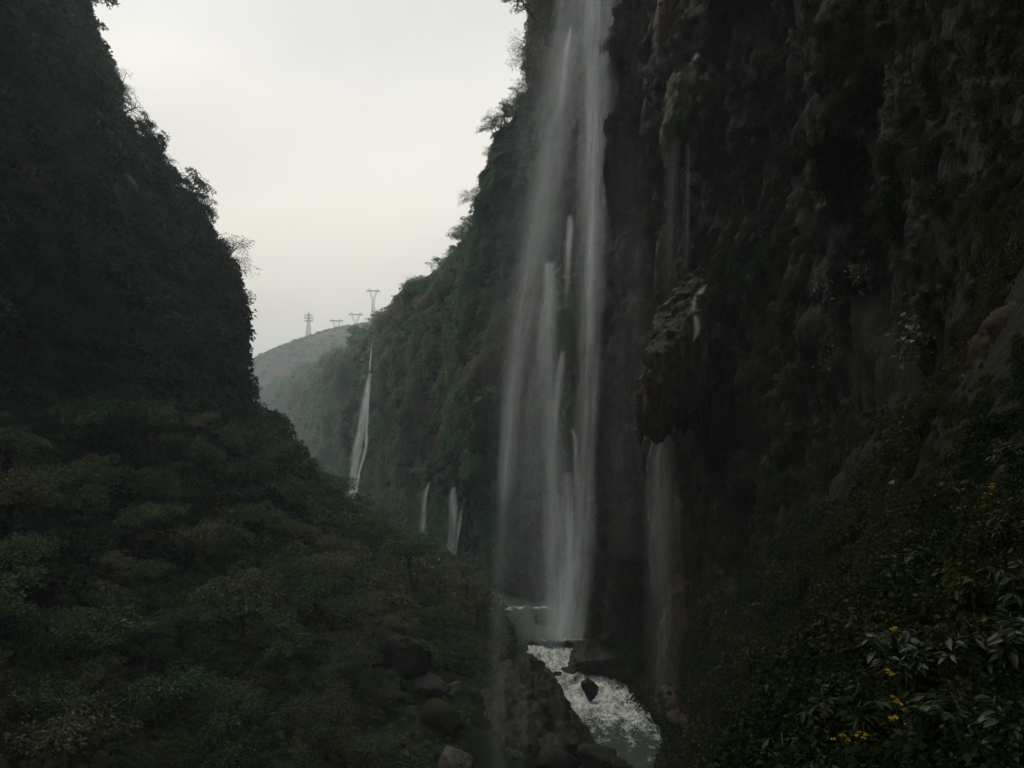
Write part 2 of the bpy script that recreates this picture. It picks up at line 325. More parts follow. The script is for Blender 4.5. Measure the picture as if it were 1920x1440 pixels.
# the cliff top keeps its outline, the wall gets tufa lumps, hanging curtains and ledges
wall = ss(-38, -20, GR[..., 2]) * np.linspace(0, 1, GR.shape[1])[None, :] ** 0.0
rowf = np.arange(GR.shape[1]) / (GR.shape[1] - 1)
wr = ss(0.2, 0.32, rowf)[None, :] * (1 - 0.8 * ss(0.9, 0.97, rowf))[None, :]
near = 1 - ss(190, 240, GR[..., 1])
d = (fbm(GR * np.array([.05, .05, .035]), 4, 21) - 0.5) * 11 * amp * (0.35 + 0.65 * wr)
GRn = GR + 5 * (np.stack([fbm(GR * 0.13, 2, 22 + q) for q in range(3)], 2) - 0.5)
hq = GRn * np.array([.2, .2, .035]); d += (1 - np.abs(2 * vn(hq, 31) - 1) - 0.5) * 1.8 * amp * wr
d += (1 - np.abs(2 * vn(hq * 2.7, 32) - 1) - 0.5) * 1.1 * amp * wr
for k, (per, am) in enumerate(((23, 3.0), (9, 1.3))):
    z = GR[..., 2] + 26 * vn(GR * np.array([.09, .09, .02]) * (k + 1), 41 + k)
    fr = 1 - np.mod(z / per, 1.0)
    d += fr ** 1.6 * am * ss(0.5, 0.75, fbm(GRn * np.array([.13, .13, .05]) * (k + 1), 2, 45 + k)) * amp * wr * (0.35 + 0.65 * near)
d += (fbm(GR * np.array([.6, .6, .3]), 4, 51, .65) - 0.5) * 2.6 * amp + (np.abs(2 * fbm(GRn * np.array([1.1, 1.1, .22]), 3, 55) - 1) - .3) * -1.6 * amp * wr
d = np.where(dist < 25, d * 0.6, d) + 0
d += (fbm(GR * np.array([.1, .1, .045]), 4, 57) - .5) * 9 * ss(200, 240, GR[..., 1]) * (0.35 + 0.65 * wr)
d *= 1 + 0.8 * ss(250, 500, GR[..., 1])
GR = GR + n * d[..., None]
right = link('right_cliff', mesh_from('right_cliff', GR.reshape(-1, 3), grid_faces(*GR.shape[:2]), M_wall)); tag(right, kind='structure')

# --- far hill with the pylons, and the hills' base sheet
hx = np.linspace(-620, 500, 190); hy = np.linspace(960, 2100, 120)
HX, HY = np.meshgrid(hx, hy, indexing='ij')
crest = [(-620, 70), (-480, 30), (-400, 42), (-363, 71)]
def crestz(x):
    # outline of the hill against the sky, as heights at 1300 m
    pts = [(-700, 20), (300, 640), (440, 712), (470, 692), (520, 663), (570, 640), (640, 617), (690, 609), (740, 611), (800, 618), (900, 640), (1100, 690)]
    xs = [P(a, b, 1300)[0] for a, b in pts[1:]]; zs = [P(a, b, 1300)[2] for a, b in pts[1:]]
    xs = [-900] + xs; zs = [120] + zs
    zs[1] = zs[2] - 10
    return np.interp(x, xs, zs)
cz = crestz(HX)
HZ = -30 + (cz + 30) * (1 - np.clip(np.abs(HY - 1300) / 380, 0, 1) ** 1.7) + (fbm(np.stack([HX, HY, HX * 0], 2) * 0.012, 4, 61) - 0.5) * 20 * np.clip(np.abs(HY - 1300) / 150, 0.12, 1)
hill = link('far_hill', mesh_from('far_hill', np.stack([HX, HY, HZ], 2).reshape(-1, 3), grid_faces(190, 120), M_hill)); tag(hill, kind='structure')
gx = np.linspace(-1500, 1500, 60)
GX, GY = np.meshgrid(gx, gx + 1100, indexing='ij')
GZ = np.full_like(GX, -45.0)
ground = link('ground', mesh_from('ground', np.stack([GX, GY, GZ], 2).reshape(-1, 3), grid_faces(60, 60), M_soil)); tag(ground, kind='structure')

def bvh_of(G):
    return BVHTree.FromPolygons([Vector(v) for v in G.reshape(-1, 3).tolist()], grid_faces(*G.shape[:2]).tolist())
BR = bvh_of(GR); BL = bvh_of(GL)
def hit(px, py, which='RL'):
    r = ray(px, py); best = None
    for B in [dict(R=BR, L=BL)[c] for c in which]:
        q = B.ray_cast(Vector((0, 0, 0)), r, 4000)
        if q[0] is not None and (best is None or q[3] < best[1]): best = (q[0], q[3], q[1])
    return best

# ------------------------------------------------------------------ river
cl = np.array([(-25, -60, 22), (-20, -20, 20), (-15, 20, 18), (-5, 45, 16), (8, 70, 15), (15.5, 94, 13), (13, 111, 13), (10.5, 130, 13), (6, 146, 15), (2, 162, 16), (-3.5, 176, 18), (-14, 200, 18), (-36, 240, 22), (-66, 285, 28), (-90, 350, 30), (-125, 450, 36), (-170, 600, 50), (-260, 850, 60), (-420, 1150, 80)], float)
tt = np.r_[0, np.cumsum(np.hypot(*np.diff(cl[:, :2], axis=0).T))]
st = [0.0]
while st[-1] < tt[-1]:
    yy = np.interp(st[-1], tt, cl[:, 1]); st.append(st[-1] + float(np.clip(0.0025 * abs(yy), 0.22, 3)))
st[-1] = tt[-1]; cc = hermite(tt, cl, np.array(st)); tan = np.gradient(cc[:, :2], axis=0); tan /= np.linalg.norm(tan, axis=1, keepdims=True)
nn = np.stack([tan[:, 1], -tan[:, 0]], 1); w = np.linspace(-1, 1, 110)
RX = cc[:, 0, None] + nn[:, 0, None] * w * cc[:, 2, None]; RY = cc[:, 1, None] + nn[:, 1, None] * w * cc[:, 2, None]
RZ0 = -40.4 + 1.1 * ss(128, 147, RY)
p3 = np.stack([RX, RY, RX * 0], 2)
rap = ss(96, 124, RY) * (1 - ss(143, 148, RY)) + 0.8 * ss(173, 175, RY + 3 * (vn(p3 * .5, 83) - .5)) * (1 - ss(175.5, 178, RY + 3 * (vn(p3 * .5, 83) - .5))) + 0.5 * (1 - ss(88, 106, RY))*ss(60,80,RY)
RZ = RZ0 + (fbm(p3 * np.array([.55, .4, 1]), 4, 71) - 0.5) * (0.28 + 2.0 * rap) + (fbm(p3 * np.array([1.7, 1.5, 1]), 3, 75) - 0.5) * (0.10 + 0.45 * rap)
foamn = fbm(p3 * np.array([.35, .25, 1]), 4, 81)
foam = np.clip(rap * 1.15, 0, 1) + 0.9 * np.exp(-(((RX - 11) / 4.5) ** 2 + ((RY - 150.5) / 1.6) ** 2))
mW, nt = newmat('river_water'); L = nt.links.new
g = N(nt, 'ShaderNodeNewGeometry'); at = N(nt, 'ShaderNodeAttribute', attribute_name='foam')
n1 = noise(nt, g.outputs['Position'], 0.55, 7, 0.7, (1, 0.7, 1)); n2 = noise(nt, g.outputs['Position'], 2.6, 6, 0.7, (1, 0.6, 1))
k = math_(nt, 'ADD', math_(nt, 'MULTIPLY', n1, 0.75), math_(nt, 'MULTIPLY', n2, 0.62))
k = math_(nt, 'ADD', k, math_(nt, 'MULTIPLY', at.outputs['Fac'], 0.285))
fac = mrange(nt, k, 0.82, 1.0)
wb = N(nt, 'ShaderNodeBsdfPrincipled'); wb.inputs['Base Color'].default_value = (0.036, 0.052, 0.036, 1); wb.inputs['Roughness'].default_value = 0.22; wb.inputs['Specular IOR Level'].default_value = 0.3
fb = N(nt, 'ShaderNodeBsdfPrincipled'); fb.inputs['Roughness'].default_value = 0.9
L(mixc(nt, n2, (0.42, 0.48, 0.40), (0.90, 0.92, 0.84)), fb.inputs['Base Color'])
bp = N(nt, 'ShaderNodeBump'); bp.inputs['Strength'].default_value = 0.6; bp.inputs['Distance'].default_value = 0.4
L(math_(nt, 'ADD', n2, noise(nt, g.outputs['Position'], 7, 3, 0.6)), bp.inputs['Height']); L(bp.outputs[0], wb.inputs['Normal']); L(bp.outputs[0], fb.inputs['Normal'])
ms = N(nt, 'ShaderNodeMixShader'); L(fac, ms.inputs[0]); L(wb.outputs[0], ms.inputs[1]); L(fb.outputs[0], ms.inputs[2])
o = N(nt, 'ShaderNodeOutputMaterial'); L(ms.outputs[0], o.inputs[0])
river = link('river', mesh_from('river', np.stack([RX, RY, RZ], 2).reshape(-1, 3), grid_faces(*RX.shape), mW, attrs={'foam': foam})); tag(river, kind='structure')

# ------------------------------------------------------------------ plants: meshes
def leaves(cent, dirs, L_, W_, fold=0.25, rg=rng):
    """one folded diamond leaf (two quads' worth in one) per centre, pointing along dirs"""
    n = len(cent); d = dirs / (np.linalg.norm(dirs, axis=1, keepdims=True) + 1e-9)
    r = rg.normal(size=(n, 3)); r[:, 2] *= 0.5
    s = np.cross(d, r); s /= np.linalg.norm(s, axis=1, keepdims=True) + 1e-9
    u = np.cross(s, d)
    L_ = np.broadcast_to(L_, n)[:, None] * rg.uniform(0.7, 1.3, (n, 1)); W_ = np.broadcast_to(W_, n)[:, None] * rg.uniform(0.7, 1.3, (n, 1))
    a = cent; b = cent + d * L_ * 0.45 + s * W_ * 0.5 + u * W_ * fold; c = cent + d * L_ - np.array([0, 0, 1]) * L_ * 0.12; e = cent + d * L_ * 0.45 - s * W_ * 0.5 + u * W_ * fold
    V = np.stack([a, b, c, e], 1).reshape(-1, 3); F = np.arange(4 * n).reshape(n, 4)
    return V, F
def sph(n, rg=rng):
    v = rg.normal(size=(n, 3)); return v / np.linalg.norm(v, axis=1, keepdims=True)
def cluster_cloud(centres, radii, per, leaf, wid, flat=0.7, hollow=0.55, droop=0.15, rg=rng):
    Cn, D = [], []
    for c, r in zip(centres, radii):
        k = max(4, int(per * rg.uniform(0.7, 1.3)))
        d = sph(k, rg); d[:, 2] = np.abs(d[:, 2]) * 0.9 - 0.25 * (rg.random(k) < 0.35)
        rad = r * (hollow + (1 - hollow) * rg.random(k)) ** 0.7
        Cn.append(np.array(c) + d * rad[:, None] * np.array([1, 1, flat]))
        dd = d + 0.6 * sph(k, rg); dd[:, 2] = dd[:, 2] * 0.5 - droop; D.append(dd)
    return leaves(np.vstack(Cn), np.vstack(D), leaf, wid, rg=rg)
def shrub_mesh(name, seed, ncl, per, leaf, wid, mat, lobes=1.0, droop=0.15):
    rg = np.random.default_rng(seed)
    c = sph(ncl, rg); c[:, 2] = np.abs(c[:, 2]); c *= (0.25 + 0.6 * rg.random((ncl, 1)) ** 0.5) * np.array([1, 1, 0.8])
    V, F = cluster_cloud(c, 0.22 + 0.2 * rg.random(ncl), per, leaf, wid, droop=droop, rg=rg)
    return mesh_from(name, V, F, mat, smooth=False)
def frond_mesh(name, seed, n, mat, hang=1.0, segs=4, wid=0.05):
    """arching blades that leave the root outwards and droop down"""
    rg = np.random.default_rng(seed); V, F = [], []
    for i in range(n):
        a = rg.uniform(0, 2 * math.pi); up = rg.uniform(0.1, 0.9); Lb = rg.uniform(0.5, 1.15)
        dx, dy = math.cos(a), math.sin(a); b = np.array([dx * 0.12, dy * 0.12, 0]) * rg.random()
        side = np.array([-dy, dx, 0]) * wid * rg.uniform(0.6, 1.3)
        k0 = len(V)
        for s_ in range(segs + 1):
            t = s_ / segs; p = b + np.array([dx * Lb * t * 0.8, dy * Lb * t * 0.8, Lb * (up * t - hang * 1.25 * t * t)])
            ww = side * math.sin(math.pi * (0.12 + 0.86 * t)) * 0.6
            V += [p - ww, p + ww]
        for s_ in range(segs):
            q = k0 + 2 * s_; F.append((q, q + 1, q + 3, q + 2))
    return mesh_from(name, V, F, mat, smooth=False)
def tube(pts, rad, sides=6):
    pts = np.array(pts, float); rad = np.broadcast_to(rad, len(pts)); V, F = [], []
    for i, p in enumerate(pts):
        t = pts[min(i + 1, len(pts) - 1)] - pts[max(i - 1, 0)]; t /= np.linalg.norm(t) + 1e-9
        a = np.cross(t, (0.31, 0.95, 0.1)); a /= np.linalg.norm(a) + 1e-9; b = np.cross(t, a)
        for s_ in range(sides):
            th = 2 * math.pi * s_ / sides; V.append(p + rad[i] * (math.cos(th) * a + math.sin(th) * b))
    for i in range(len(pts) - 1):
        for s_ in range(sides):
            F.append((i * sides + s_, i * sides + (s_ + 1) % sides, (i + 1) * sides + (s_ + 1) % sides, (i + 1) * sides + s_))
    return np.array(V), np.array(F)
def join(parts):
    V, F, k = [], [], 0
    for v, f in parts:
        V.append(v); F.append(np.asarray(f) + k); k += len(v)
    return np.vstack(V), np.vstack(F)

def scatter_object(name, pts, nrm, scl, kinds, protos, kind_label=None):
    """ONE object of plants nobody could count: a point cloud mesh with protos' leaves instanced by geometry nodes"""
    n = len(pts)
    up = nrm / (np.linalg.norm(nrm, axis=1, keepdims=True) + 1e-9)
    a = rng.uniform(0, 2 * math.pi, n); ref = np.stack([np.cos(a), np.sin(a), 0.3 * np.sin(3 * a)], 1)
    x = np.cross(ref, up); x /= np.linalg.norm(x, axis=1, keepdims=True) + 1e-9; y = np.cross(up, x)
    # rotation matrix columns x, y, up -> XYZ euler
    ey = np.arcsin(np.clip(-x[:, 2], -1, 1)); ex = np.arctan2(y[:, 2], up[:, 2]); ez = np.arctan2(x[:, 1], x[:, 0])
    me = bpy.data.meshes.new(name); me.vertices.add(n); me.vertices.foreach_set('co', np.asarray(pts, np.float32).ravel())
    at = me.attributes.new('rot', 'FLOAT_VECTOR', 'POINT'); at.data.foreach_set('vector', np.stack([ex, ey, ez], 1).astype(np.float32).ravel())
    sc = scl[:, None] * rng.uniform(0.8, 1.25, (n, 3))
    at = me.attributes.new('scl', 'FLOAT_VECTOR', 'POINT'); at.data.foreach_set('vector', sc.astype(np.float32).ravel())
    at = me.attributes.new('kind', 'INT', 'POINT'); at.data.foreach_set('value', kinds.astype(np.int32))
    for pm in protos:
        me.materials.append(pm.materials[0]) if pm.materials[0].name not in [m.name for m in me.materials] else None
    ob = link(name, me); tag(ob, kind='stuff')
    ng = bpy.data.node_groups.new(name, 'GeometryNodeTree')
    ng.interface.new_socket('Geometry', in_out='INPUT', socket_type='NodeSocketGeometry'); ng.interface.new_socket('Geometry', in_out='OUTPUT', socket_type='NodeSocketGeometry')
    gi = ng.nodes.new('NodeGroupInput'); go = ng.nodes.new('NodeGroupOutput'); ip = ng.nodes.new('GeometryNodeInstanceOnPoints'); jn = ng.nodes.new('GeometryNodeJoinGeometry')
    for pm in reversed(protos):
        src = bpy.data.objects.new(pm.name + '_source', pm)
        oi = ng.nodes.new('GeometryNodeObjectInfo'); oi.inputs['Object'].default_value = src
        g2 = ng.nodes.new('GeometryNodeGeometryToInstance'); ng.links.new(oi.outputs['Geometry'], g2.inputs[0]); ng.links.new(g2.outputs[0], jn.inputs[0])
    for an, typ, sock in (('rot', 'FLOAT_VECTOR', 'Rotation'), ('scl', 'FLOAT_VECTOR', 'Scale'), ('kind', 'INT', 'Instance Index')):
        na = ng.nodes.new('GeometryNodeInputNamedAttribute'); na.data_type = typ; na.inputs['Name'].default_value = an; ng.links.new(na.outputs[0], ip.inputs[sock])
    ip.inputs['Pick Instance'].default_value = True
    ng.links.new(gi.outputs[0], ip.inputs['Points']); ng.links.new(jn.outputs[0], ip.inputs['Instance']); ng.links.new(ip.outputs[0], go.inputs[0])
    md = ob.modifiers.new('plants', 'NODES'); md.node_group = ng
    return ob

def surf_points(G, nsign, dens, mask=None, size=None):
    """random points on grid G; dens = plants per unit area as function of distance"""
    a = G[:-1, :-1]; b = G[1:, :-1]; c = G[:-1, 1:]; dd = G[1:, 1:]
    cr = np.cross(b - a, c - a); ar = np.linalg.norm(cr, axis=2); nn_ = cr / (ar[..., None] + 1e-9) * nsign
    ce = (a + b + c + dd) / 4; dist = np.linalg.norm(ce, axis=2)
    view = (nn_ * -ce).sum(2) / dist
    px = ce[..., 0] / np.maximum(ce[..., 1], 0.5); py = ce[..., 2] / np.maximum(ce[..., 1], 0.5)
    ok = (view > -0.35) & (ce[..., 1] > 1.5) & (np.abs(px) < 0.85) & (py > -0.75) & (py < 0.8)
    lam = np.where(ok, ar * dens(dist), 0)
    if mask is not None: lam = lam * mask(ce, nn_)
    k = rng.poisson(lam); ii = np.repeat(np.arange(k.size), k.ravel()); i, j = np.unravel_index(ii, k.shape)
    u = rng.random((len(ii), 1)); v = rng.random((len(ii), 1))
    p = a[i, j] * (1 - u) * (1 - v) + b[i, j] * u * (1 - v) + c[i, j] * (1 - u) * v + dd[i, j] * u * v
    return p, nn_[i, j], dist[i, j]
sgnL = 1.0 if normals(GL, 1)[200, 60, 2] > 0 else -1.0
sgnR = 1.0 if normals(GR, 1)[GR.shape[0] // 2, 200, 0] < 0 else -1.0

def protos(mat, tagn, k=1.0):
    return [shrub_mesh('broad_shrub_' + tagn, 1, 30, 26 / k ** 1.3, 0.17 * k, 0.085 * k, mat), shrub_mesh('fine_shrub_' + tagn, 2, 46, 34 / k ** 1.3, 0.10 * k, 0.045 * k, mat),
            shrub_mesh('dense_shrub_' + tagn, 3, 26, 40 / k ** 1.3, 0.13 * k, 0.07 * k, mat), frond_mesh('frond_tuft_' + tagn, 4, 90, mat, 1.0),
            frond_mesh('grass_tuft_' + tagn, 5, 150, mat, 0.55, 3, 0.022), shrub_mesh('twiggy_shrub_' + tagn, 6, 34, 9, 0.12, 0.05, mat)]
def pick(n, wts):
    return rng.choice(len(wts), n, p=np.array(wts) / sum(wts))

# left hillside
PL = protos(M_leaf_left, 'left', 1.6); PT = protos(M_leaf_talus, 'talus', 1.6)
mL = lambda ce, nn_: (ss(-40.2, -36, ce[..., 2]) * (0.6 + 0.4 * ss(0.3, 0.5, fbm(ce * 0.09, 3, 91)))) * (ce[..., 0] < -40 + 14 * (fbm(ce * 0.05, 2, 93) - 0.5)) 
p, nn_, ds = surf_points(GL, sgnL, lambda d: 0.55 * np.clip(120 / d, 0.5, 1) ** 2, mL)
s = rng.uniform(0.9, 2.1, len(p)) * np.clip(ds / 130, 0.8, 1.6); up = nn_ * 0.6 + np.array([0, 0, 0.7])
s *= 0.6 + 1.1 * ss(0.35, 0.65, fbm(p * 0.14, 2, 98))
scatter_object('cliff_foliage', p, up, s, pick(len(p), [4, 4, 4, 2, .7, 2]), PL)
print('left cliff plants', len(p))
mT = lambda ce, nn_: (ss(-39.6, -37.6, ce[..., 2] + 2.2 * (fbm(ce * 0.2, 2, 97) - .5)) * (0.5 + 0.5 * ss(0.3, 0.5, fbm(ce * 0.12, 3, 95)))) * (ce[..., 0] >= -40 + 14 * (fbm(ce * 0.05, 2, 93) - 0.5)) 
mT0 = mT
mT = lambda ce, nn_: mT0(ce, nn_) * (1 - 0.6 * ((ce[..., 1] > 60) & (ce[..., 0] / ce[..., 1] > -.14) & (ce[..., 2] / ce[..., 1] < -.30))) * (1 - 0.93 * ((ce[..., 1] > 60) & (960 + FPX * ce[..., 0] / ce[..., 1] > 880 + 60 * (vn(ce * .3, 94) - .5)) & (800 - FPX * ce[..., 2] / ce[..., 1] > 1222)))
p, nn_, ds = surf_points(GL, sgnL, lambda d: 1.5 * np.clip(110 / d, 0.5, 1.3) ** 2, mT)
s = rng.uniform(0.5, 1.35, len(p)) * np.clip(ds / 110, 0.7, 1.6); up = nn_ * 0.4 + np.array([0, 0, 0.8])
s *= 0.6 + 0.9 * ss(0.35, 0.65, fbm(p * 0.16, 2, 99))
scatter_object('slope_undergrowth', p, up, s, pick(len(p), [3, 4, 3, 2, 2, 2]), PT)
print('talus plants', len(p))
# right near wall and its bank
PW = protos(M_leaf_wall, 'wall'); PF = protos(M_leaf_far, 'far'); PN = protos(M_leaf_near, 'near')
def rmask(lo, hi, bank):
    def f(ce, nn_):
        y = ce[..., 1]; zz = ce[..., 2]
        foot = np.interp(y, [0, 12, 25, 50, 80, 105, 130, 180, 2000], [-1, 0.2, -1.5, -6, -17, -29, -33, -36, -38.5])
        b = ss(-3, 3, zz - foot)
        m = (1 - b) if bank else b
        return m * (y >= lo) * (y < hi) * ss(-39.8, -38, zz)
    return f
mW_ = lambda ce, nn_: rmask(0, 172, False)(ce, nn_) * ss(0.36, 0.6, fbm(ce * np.array([.11, .11, .05]), 3, 101)) * ss(-0.95, 0.0, nn_[..., 2])
p, nn_, ds = surf_points(GR, sgnR, lambda d: 1.25 * np.clip(90 / d, 0.6, 2.4) ** 2, mW_)
s = rng.uniform(0.4, 1.1, len(p)) * np.clip(ds / 90, 0.35, 1.5); up = nn_ * 0.9 + np.array([0, 0, 0.35])
scatter_object('wall_foliage', p, up, s, pick(len(p), [2, 3, 2, 5, 3, 1]), PW)
print('wall plants', len(p))
mB = lambda ce, nn_: rmask(1.8, 200, True)(ce, nn_) * (0.55 + 0.45 * ss(0.3, 0.5, fbm(ce * 0.25, 3, 103)))
p, nn_, ds = surf_points(GR, sgnR, lambda d: np.clip(1.1 * (100 / np.maximum(d, 5)) ** 1.6, 0.8, 26), mB)
keep = ds > 3.2; p, nn_, ds = p[keep], nn_[keep], ds[keep]
s = rng.uniform(0.5, 1.2, len(p)) * np.clip(ds * 0.015, 0.2, 1.4); up = nn_ * 0.5 + np.array([-.1, 0, 0.7])
s *= 0.55 + 1.3 * ss(0.35, 0.65, fbm(p * .45, 2, 109))
scatter_object('bank_undergrowth', p, up, s, pick(len(p), [3, 4, 3, 3, 3, 2]), PN)
print('bank plants', len(p))
# right far wall
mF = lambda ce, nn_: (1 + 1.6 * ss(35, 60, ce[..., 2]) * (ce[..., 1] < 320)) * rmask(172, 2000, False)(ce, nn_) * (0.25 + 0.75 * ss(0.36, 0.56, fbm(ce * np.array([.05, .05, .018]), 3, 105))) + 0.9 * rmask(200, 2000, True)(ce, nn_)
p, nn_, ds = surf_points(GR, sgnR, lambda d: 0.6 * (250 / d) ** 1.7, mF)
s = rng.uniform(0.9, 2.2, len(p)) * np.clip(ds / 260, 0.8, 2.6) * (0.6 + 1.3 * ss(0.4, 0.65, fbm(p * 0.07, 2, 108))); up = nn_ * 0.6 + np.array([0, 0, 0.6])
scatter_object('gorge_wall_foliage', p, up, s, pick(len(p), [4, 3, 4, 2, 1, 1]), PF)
print('far plants', len(p))
GH = np.stack([HX, HY, HZ], 2)
p, nn_, ds = surf_points(GH, 1.0, lambda d: 0.02 + 0 * d, lambda ce, nn_: ss(0.45, 0.6, fbm(ce * 0.012, 3, 107)) + 0.12)
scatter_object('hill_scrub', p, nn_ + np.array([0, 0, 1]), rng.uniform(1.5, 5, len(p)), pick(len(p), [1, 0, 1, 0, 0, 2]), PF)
print('hill plants', len(p))

# ------------------------------------------------------------------ rocks and tufa
def tree_grid(G): return G
def boulder_mesh(name, seed, size, mat, cuts=15, sub=5, rough=0.14):
    rg = np.random.default_rng(seed)
    bm = bmesh.new(); bmesh.ops.create_icosphere(bm, subdivisions=sub, radius=1)
    V = np.array([v.co[:] for v in bm.verts]); F = np.array([[v.index for v in f.verts] for f in bm.faces]); bm.free()
    for i in range(cuts):                       # flat broken faces
        d = sph(1, rg)[0]; h = rg.uniform(0.42, 0.8); k = V @ d
        V = V - np.maximum(k - h, 0)[:, None] * d * 0.92
    V = V * (1 + rough * 2.4 * (fbm(V * 2.2 + seed * 3.1, 5, seed) - 0.5)[:, None] + rough * 1.4 * (fbm(V * 9 + seed, 3, seed + 5) - 0.5)[:, None])
    return mesh_from(name, V * np.array(size), F, mat, smooth=False)
def boulder(label, px, py, w, h, seed, mat, group='boulders along the river', Y=None, depth=None, lean=0, sink=0.25, sub=4, flat=None):
    """a rock about w x h pixels in the photograph, resting where that pixel meets the ground"""
    q = hit(px, py + h * 0.35)
    Yd = Y or q[0].y; k = Yd / FPX
    hw, hh = w * k / 2, h * k / 2
    c = Vector(P(px, py, Yd))
    me = boulder_mesh('boulder', seed, (hw * 1.12, (depth or hw * 0.9), hh * 1.2), mat, sub=sub)
    o = link('boulder', me, loc=(c.x, c.y, c.z)); o.rotation_euler = (0, math.radians(lean), random.uniform(-.25, .25))
    tag(o, label, 'boulder', group); return o

bl = M_boulder
B = boulder
def hull_rock(label, P3, mat, seed, group, cuts=5, amp=.5):
    bm = bmesh.new()
    for p_ in P3: bm.verts.new(P(*p_))
    r_ = bmesh.ops.convex_hull(bm, input=bm.verts[:]); bmesh.ops.delete(bm, geom=[v for v in bm.verts if not v.link_faces], context='VERTS')
    for _ in range(cuts): bmesh.ops.subdivide_edges(bm, edges=[e for e in bm.edges if e.calc_length() > .45], cuts=1, use_grid_fill=True)
    bmesh.ops.triangulate(bm, faces=bm.faces[:]); bm.normal_update()
    V = np.array([v.co[:] for v in bm.verts]); Nn = np.array([v.normal[:] for v in bm.verts]); F = np.array([[v.index for v in f.verts] for f in bm.faces]); bm.free()
    V = V + Nn * ((fbm(V * .35, 4, seed) - .5) * 3.4 * amp + (np.abs(2 * vn(V * 1.1, seed + 4) - 1) - .5) * .9 * amp + (fbm(V * 3, 3, seed + 8) - .5) * .5 * amp)[:, None]
    org = V.mean(0); o = link('boulder', mesh_from('boulder', V - org, F, mat, smooth=False), loc=org); tag(o, label, 'boulder', group); return o
hull_rock('huge dark slab of rock sloping down to the white river on the left bank', [(955, 1214, 134), (1000, 1228, 129), (1042, 1266, 122), (1074, 1320, 112), (1114, 1392, 102.5), (1105, 1430, 99), (915, 1232, 128), (905, 1300, 105), (925, 1380, 96), (960, 1430, 94), (1000, 1300, 106), (1050, 1400, 96), (955, 1250, 115), (1060, 1380, 110), (980, 1330, 118)], bl, 11, 'boulders along the river')
B('dark angular boulder standing in the white rapids', 1108, 1291, 38, 34, 12, bl, Y=122)
B('small dark rock at the head of the rapids, left of the pale gravel', 1000, 1208, 26, 16, 13, bl, Y=146)
B('dark rock at the left lip of the rapids beside the slab', 978, 1219, 34, 22, 14, bl, Y=143)
B('dark rounded boulder at the right lip of the rapids', 1066, 1212, 32, 20, 15, bl, Y=146)
B('large dark rock block in the pool behind the falling water', 1022, 1166, 56, 52, 16, bl, Y=163, sub=5)
hull_rock('wide dark outcrop on the right bank above the rapids', [(1068, 1222, 140), (1110, 1200, 141), (1170, 1205, 138), (1066, 1252, 134), (1105, 1262, 132), (1165, 1280, 128), (1205, 1295, 128), (1200, 1210, 136), (1085, 1240, 131), (1140, 1235, 129)], bl, 17, 'boulders along the river', amp=.6)
B('low dark rock running into the rapids from the right bank', 1070, 1256, 34, 12, 18, bl, Y=131)
B('dark boulder on the right bank right of the boulder in the rapids', 1192, 1296, 50, 30, 19, bl, Y=125)
B('mossy dark rock at the foot of the right cliff', 1140, 1212, 70, 50, 20, bl, Y=140, depth=3)
B('small wet rock in the rapids above the angular boulder', 1042, 1264, 26, 8, 21, bl, Y=130)
B('pale grey slab lying on the slope above the narrow pale slab', 794, 1280, 90, 36, 22, M_pale, 'boulders on the left slope', lean=8, depth=2.5)
B('narrow pale slab tilted upwards to the right on the slope', 848, 1299, 64, 30, 23, M_pale, 'boulders on the left slope', lean=-24, depth=2)
B('pale grey boulder at the bottom edge of the photo', 848, 1424, 72, 60, 24, M_pale, 'boulders on the left slope', lean=15)
B('pale capped rock under the faint falling drops', 930, 1352, 82, 36, 25, M_pale, 'boulders on the left slope', Y=103, depth=2)
B('big dark block jutting from the shrubs above the pale slabs', 772, 1236, 110, 84, 26, bl, 'boulders on the left slope', sub=5)
B('large round dark boulder left of the pale capped rock', 868, 1388, 120, 84, 27, bl, 'boulders on the left slope', Y=97, depth=4, sub=5)
B('dark brown rock under the two pale slabs', 822, 1338, 90, 60, 28, M_tufa, 'boulders on the left slope', lean=30)
B('dark boulder at the water edge at the bottom of the photo', 1118, 1418, 96, 50, 29, bl, Y=95, depth=3)
B('reddish brown rock at the very bottom beside the river', 1160, 1436, 58, 36, 30, M_tufa, Y=93)
B('dark rock lying between the big slab and the bottom of the photo', 1035, 1425, 110, 60, 31, bl, Y=95, depth=3)
B('small pale rock lying on the dark right slope', 1686, 908, 34, 20, 32, M_pale, 'boulders on the right slope')
B('dark rock on the right bank below the brown pillar', 1350, 1420, 80, 60, 33, bl, Y=88, group='boulders on the right slope')
for k in range(26):                             # the broken shore, each stone its own
    px, py = random.choice([(random.uniform(1080, 1180), random.uniform(1190, 1290)), (random.uniform(925, 1000), random.uniform(1185, 1225)), (random.uniform(940, 1060), random.uniform(1118, 1136)), (random.uniform(1180, 1250), random.uniform(1290, 1350))])
    q = hit(px, py)
    if q is None: continue
    r = random.uniform(0.4, 1.2)
    o = link('shore_stone', boulder_mesh('shore_stone', 50 + k, (r * 1.2, r, r * .8), bl, sub=3), loc=q[0]); tag(o, 'small dark wet stone among those along the river edge', 'stone', 'stones along the river edge')

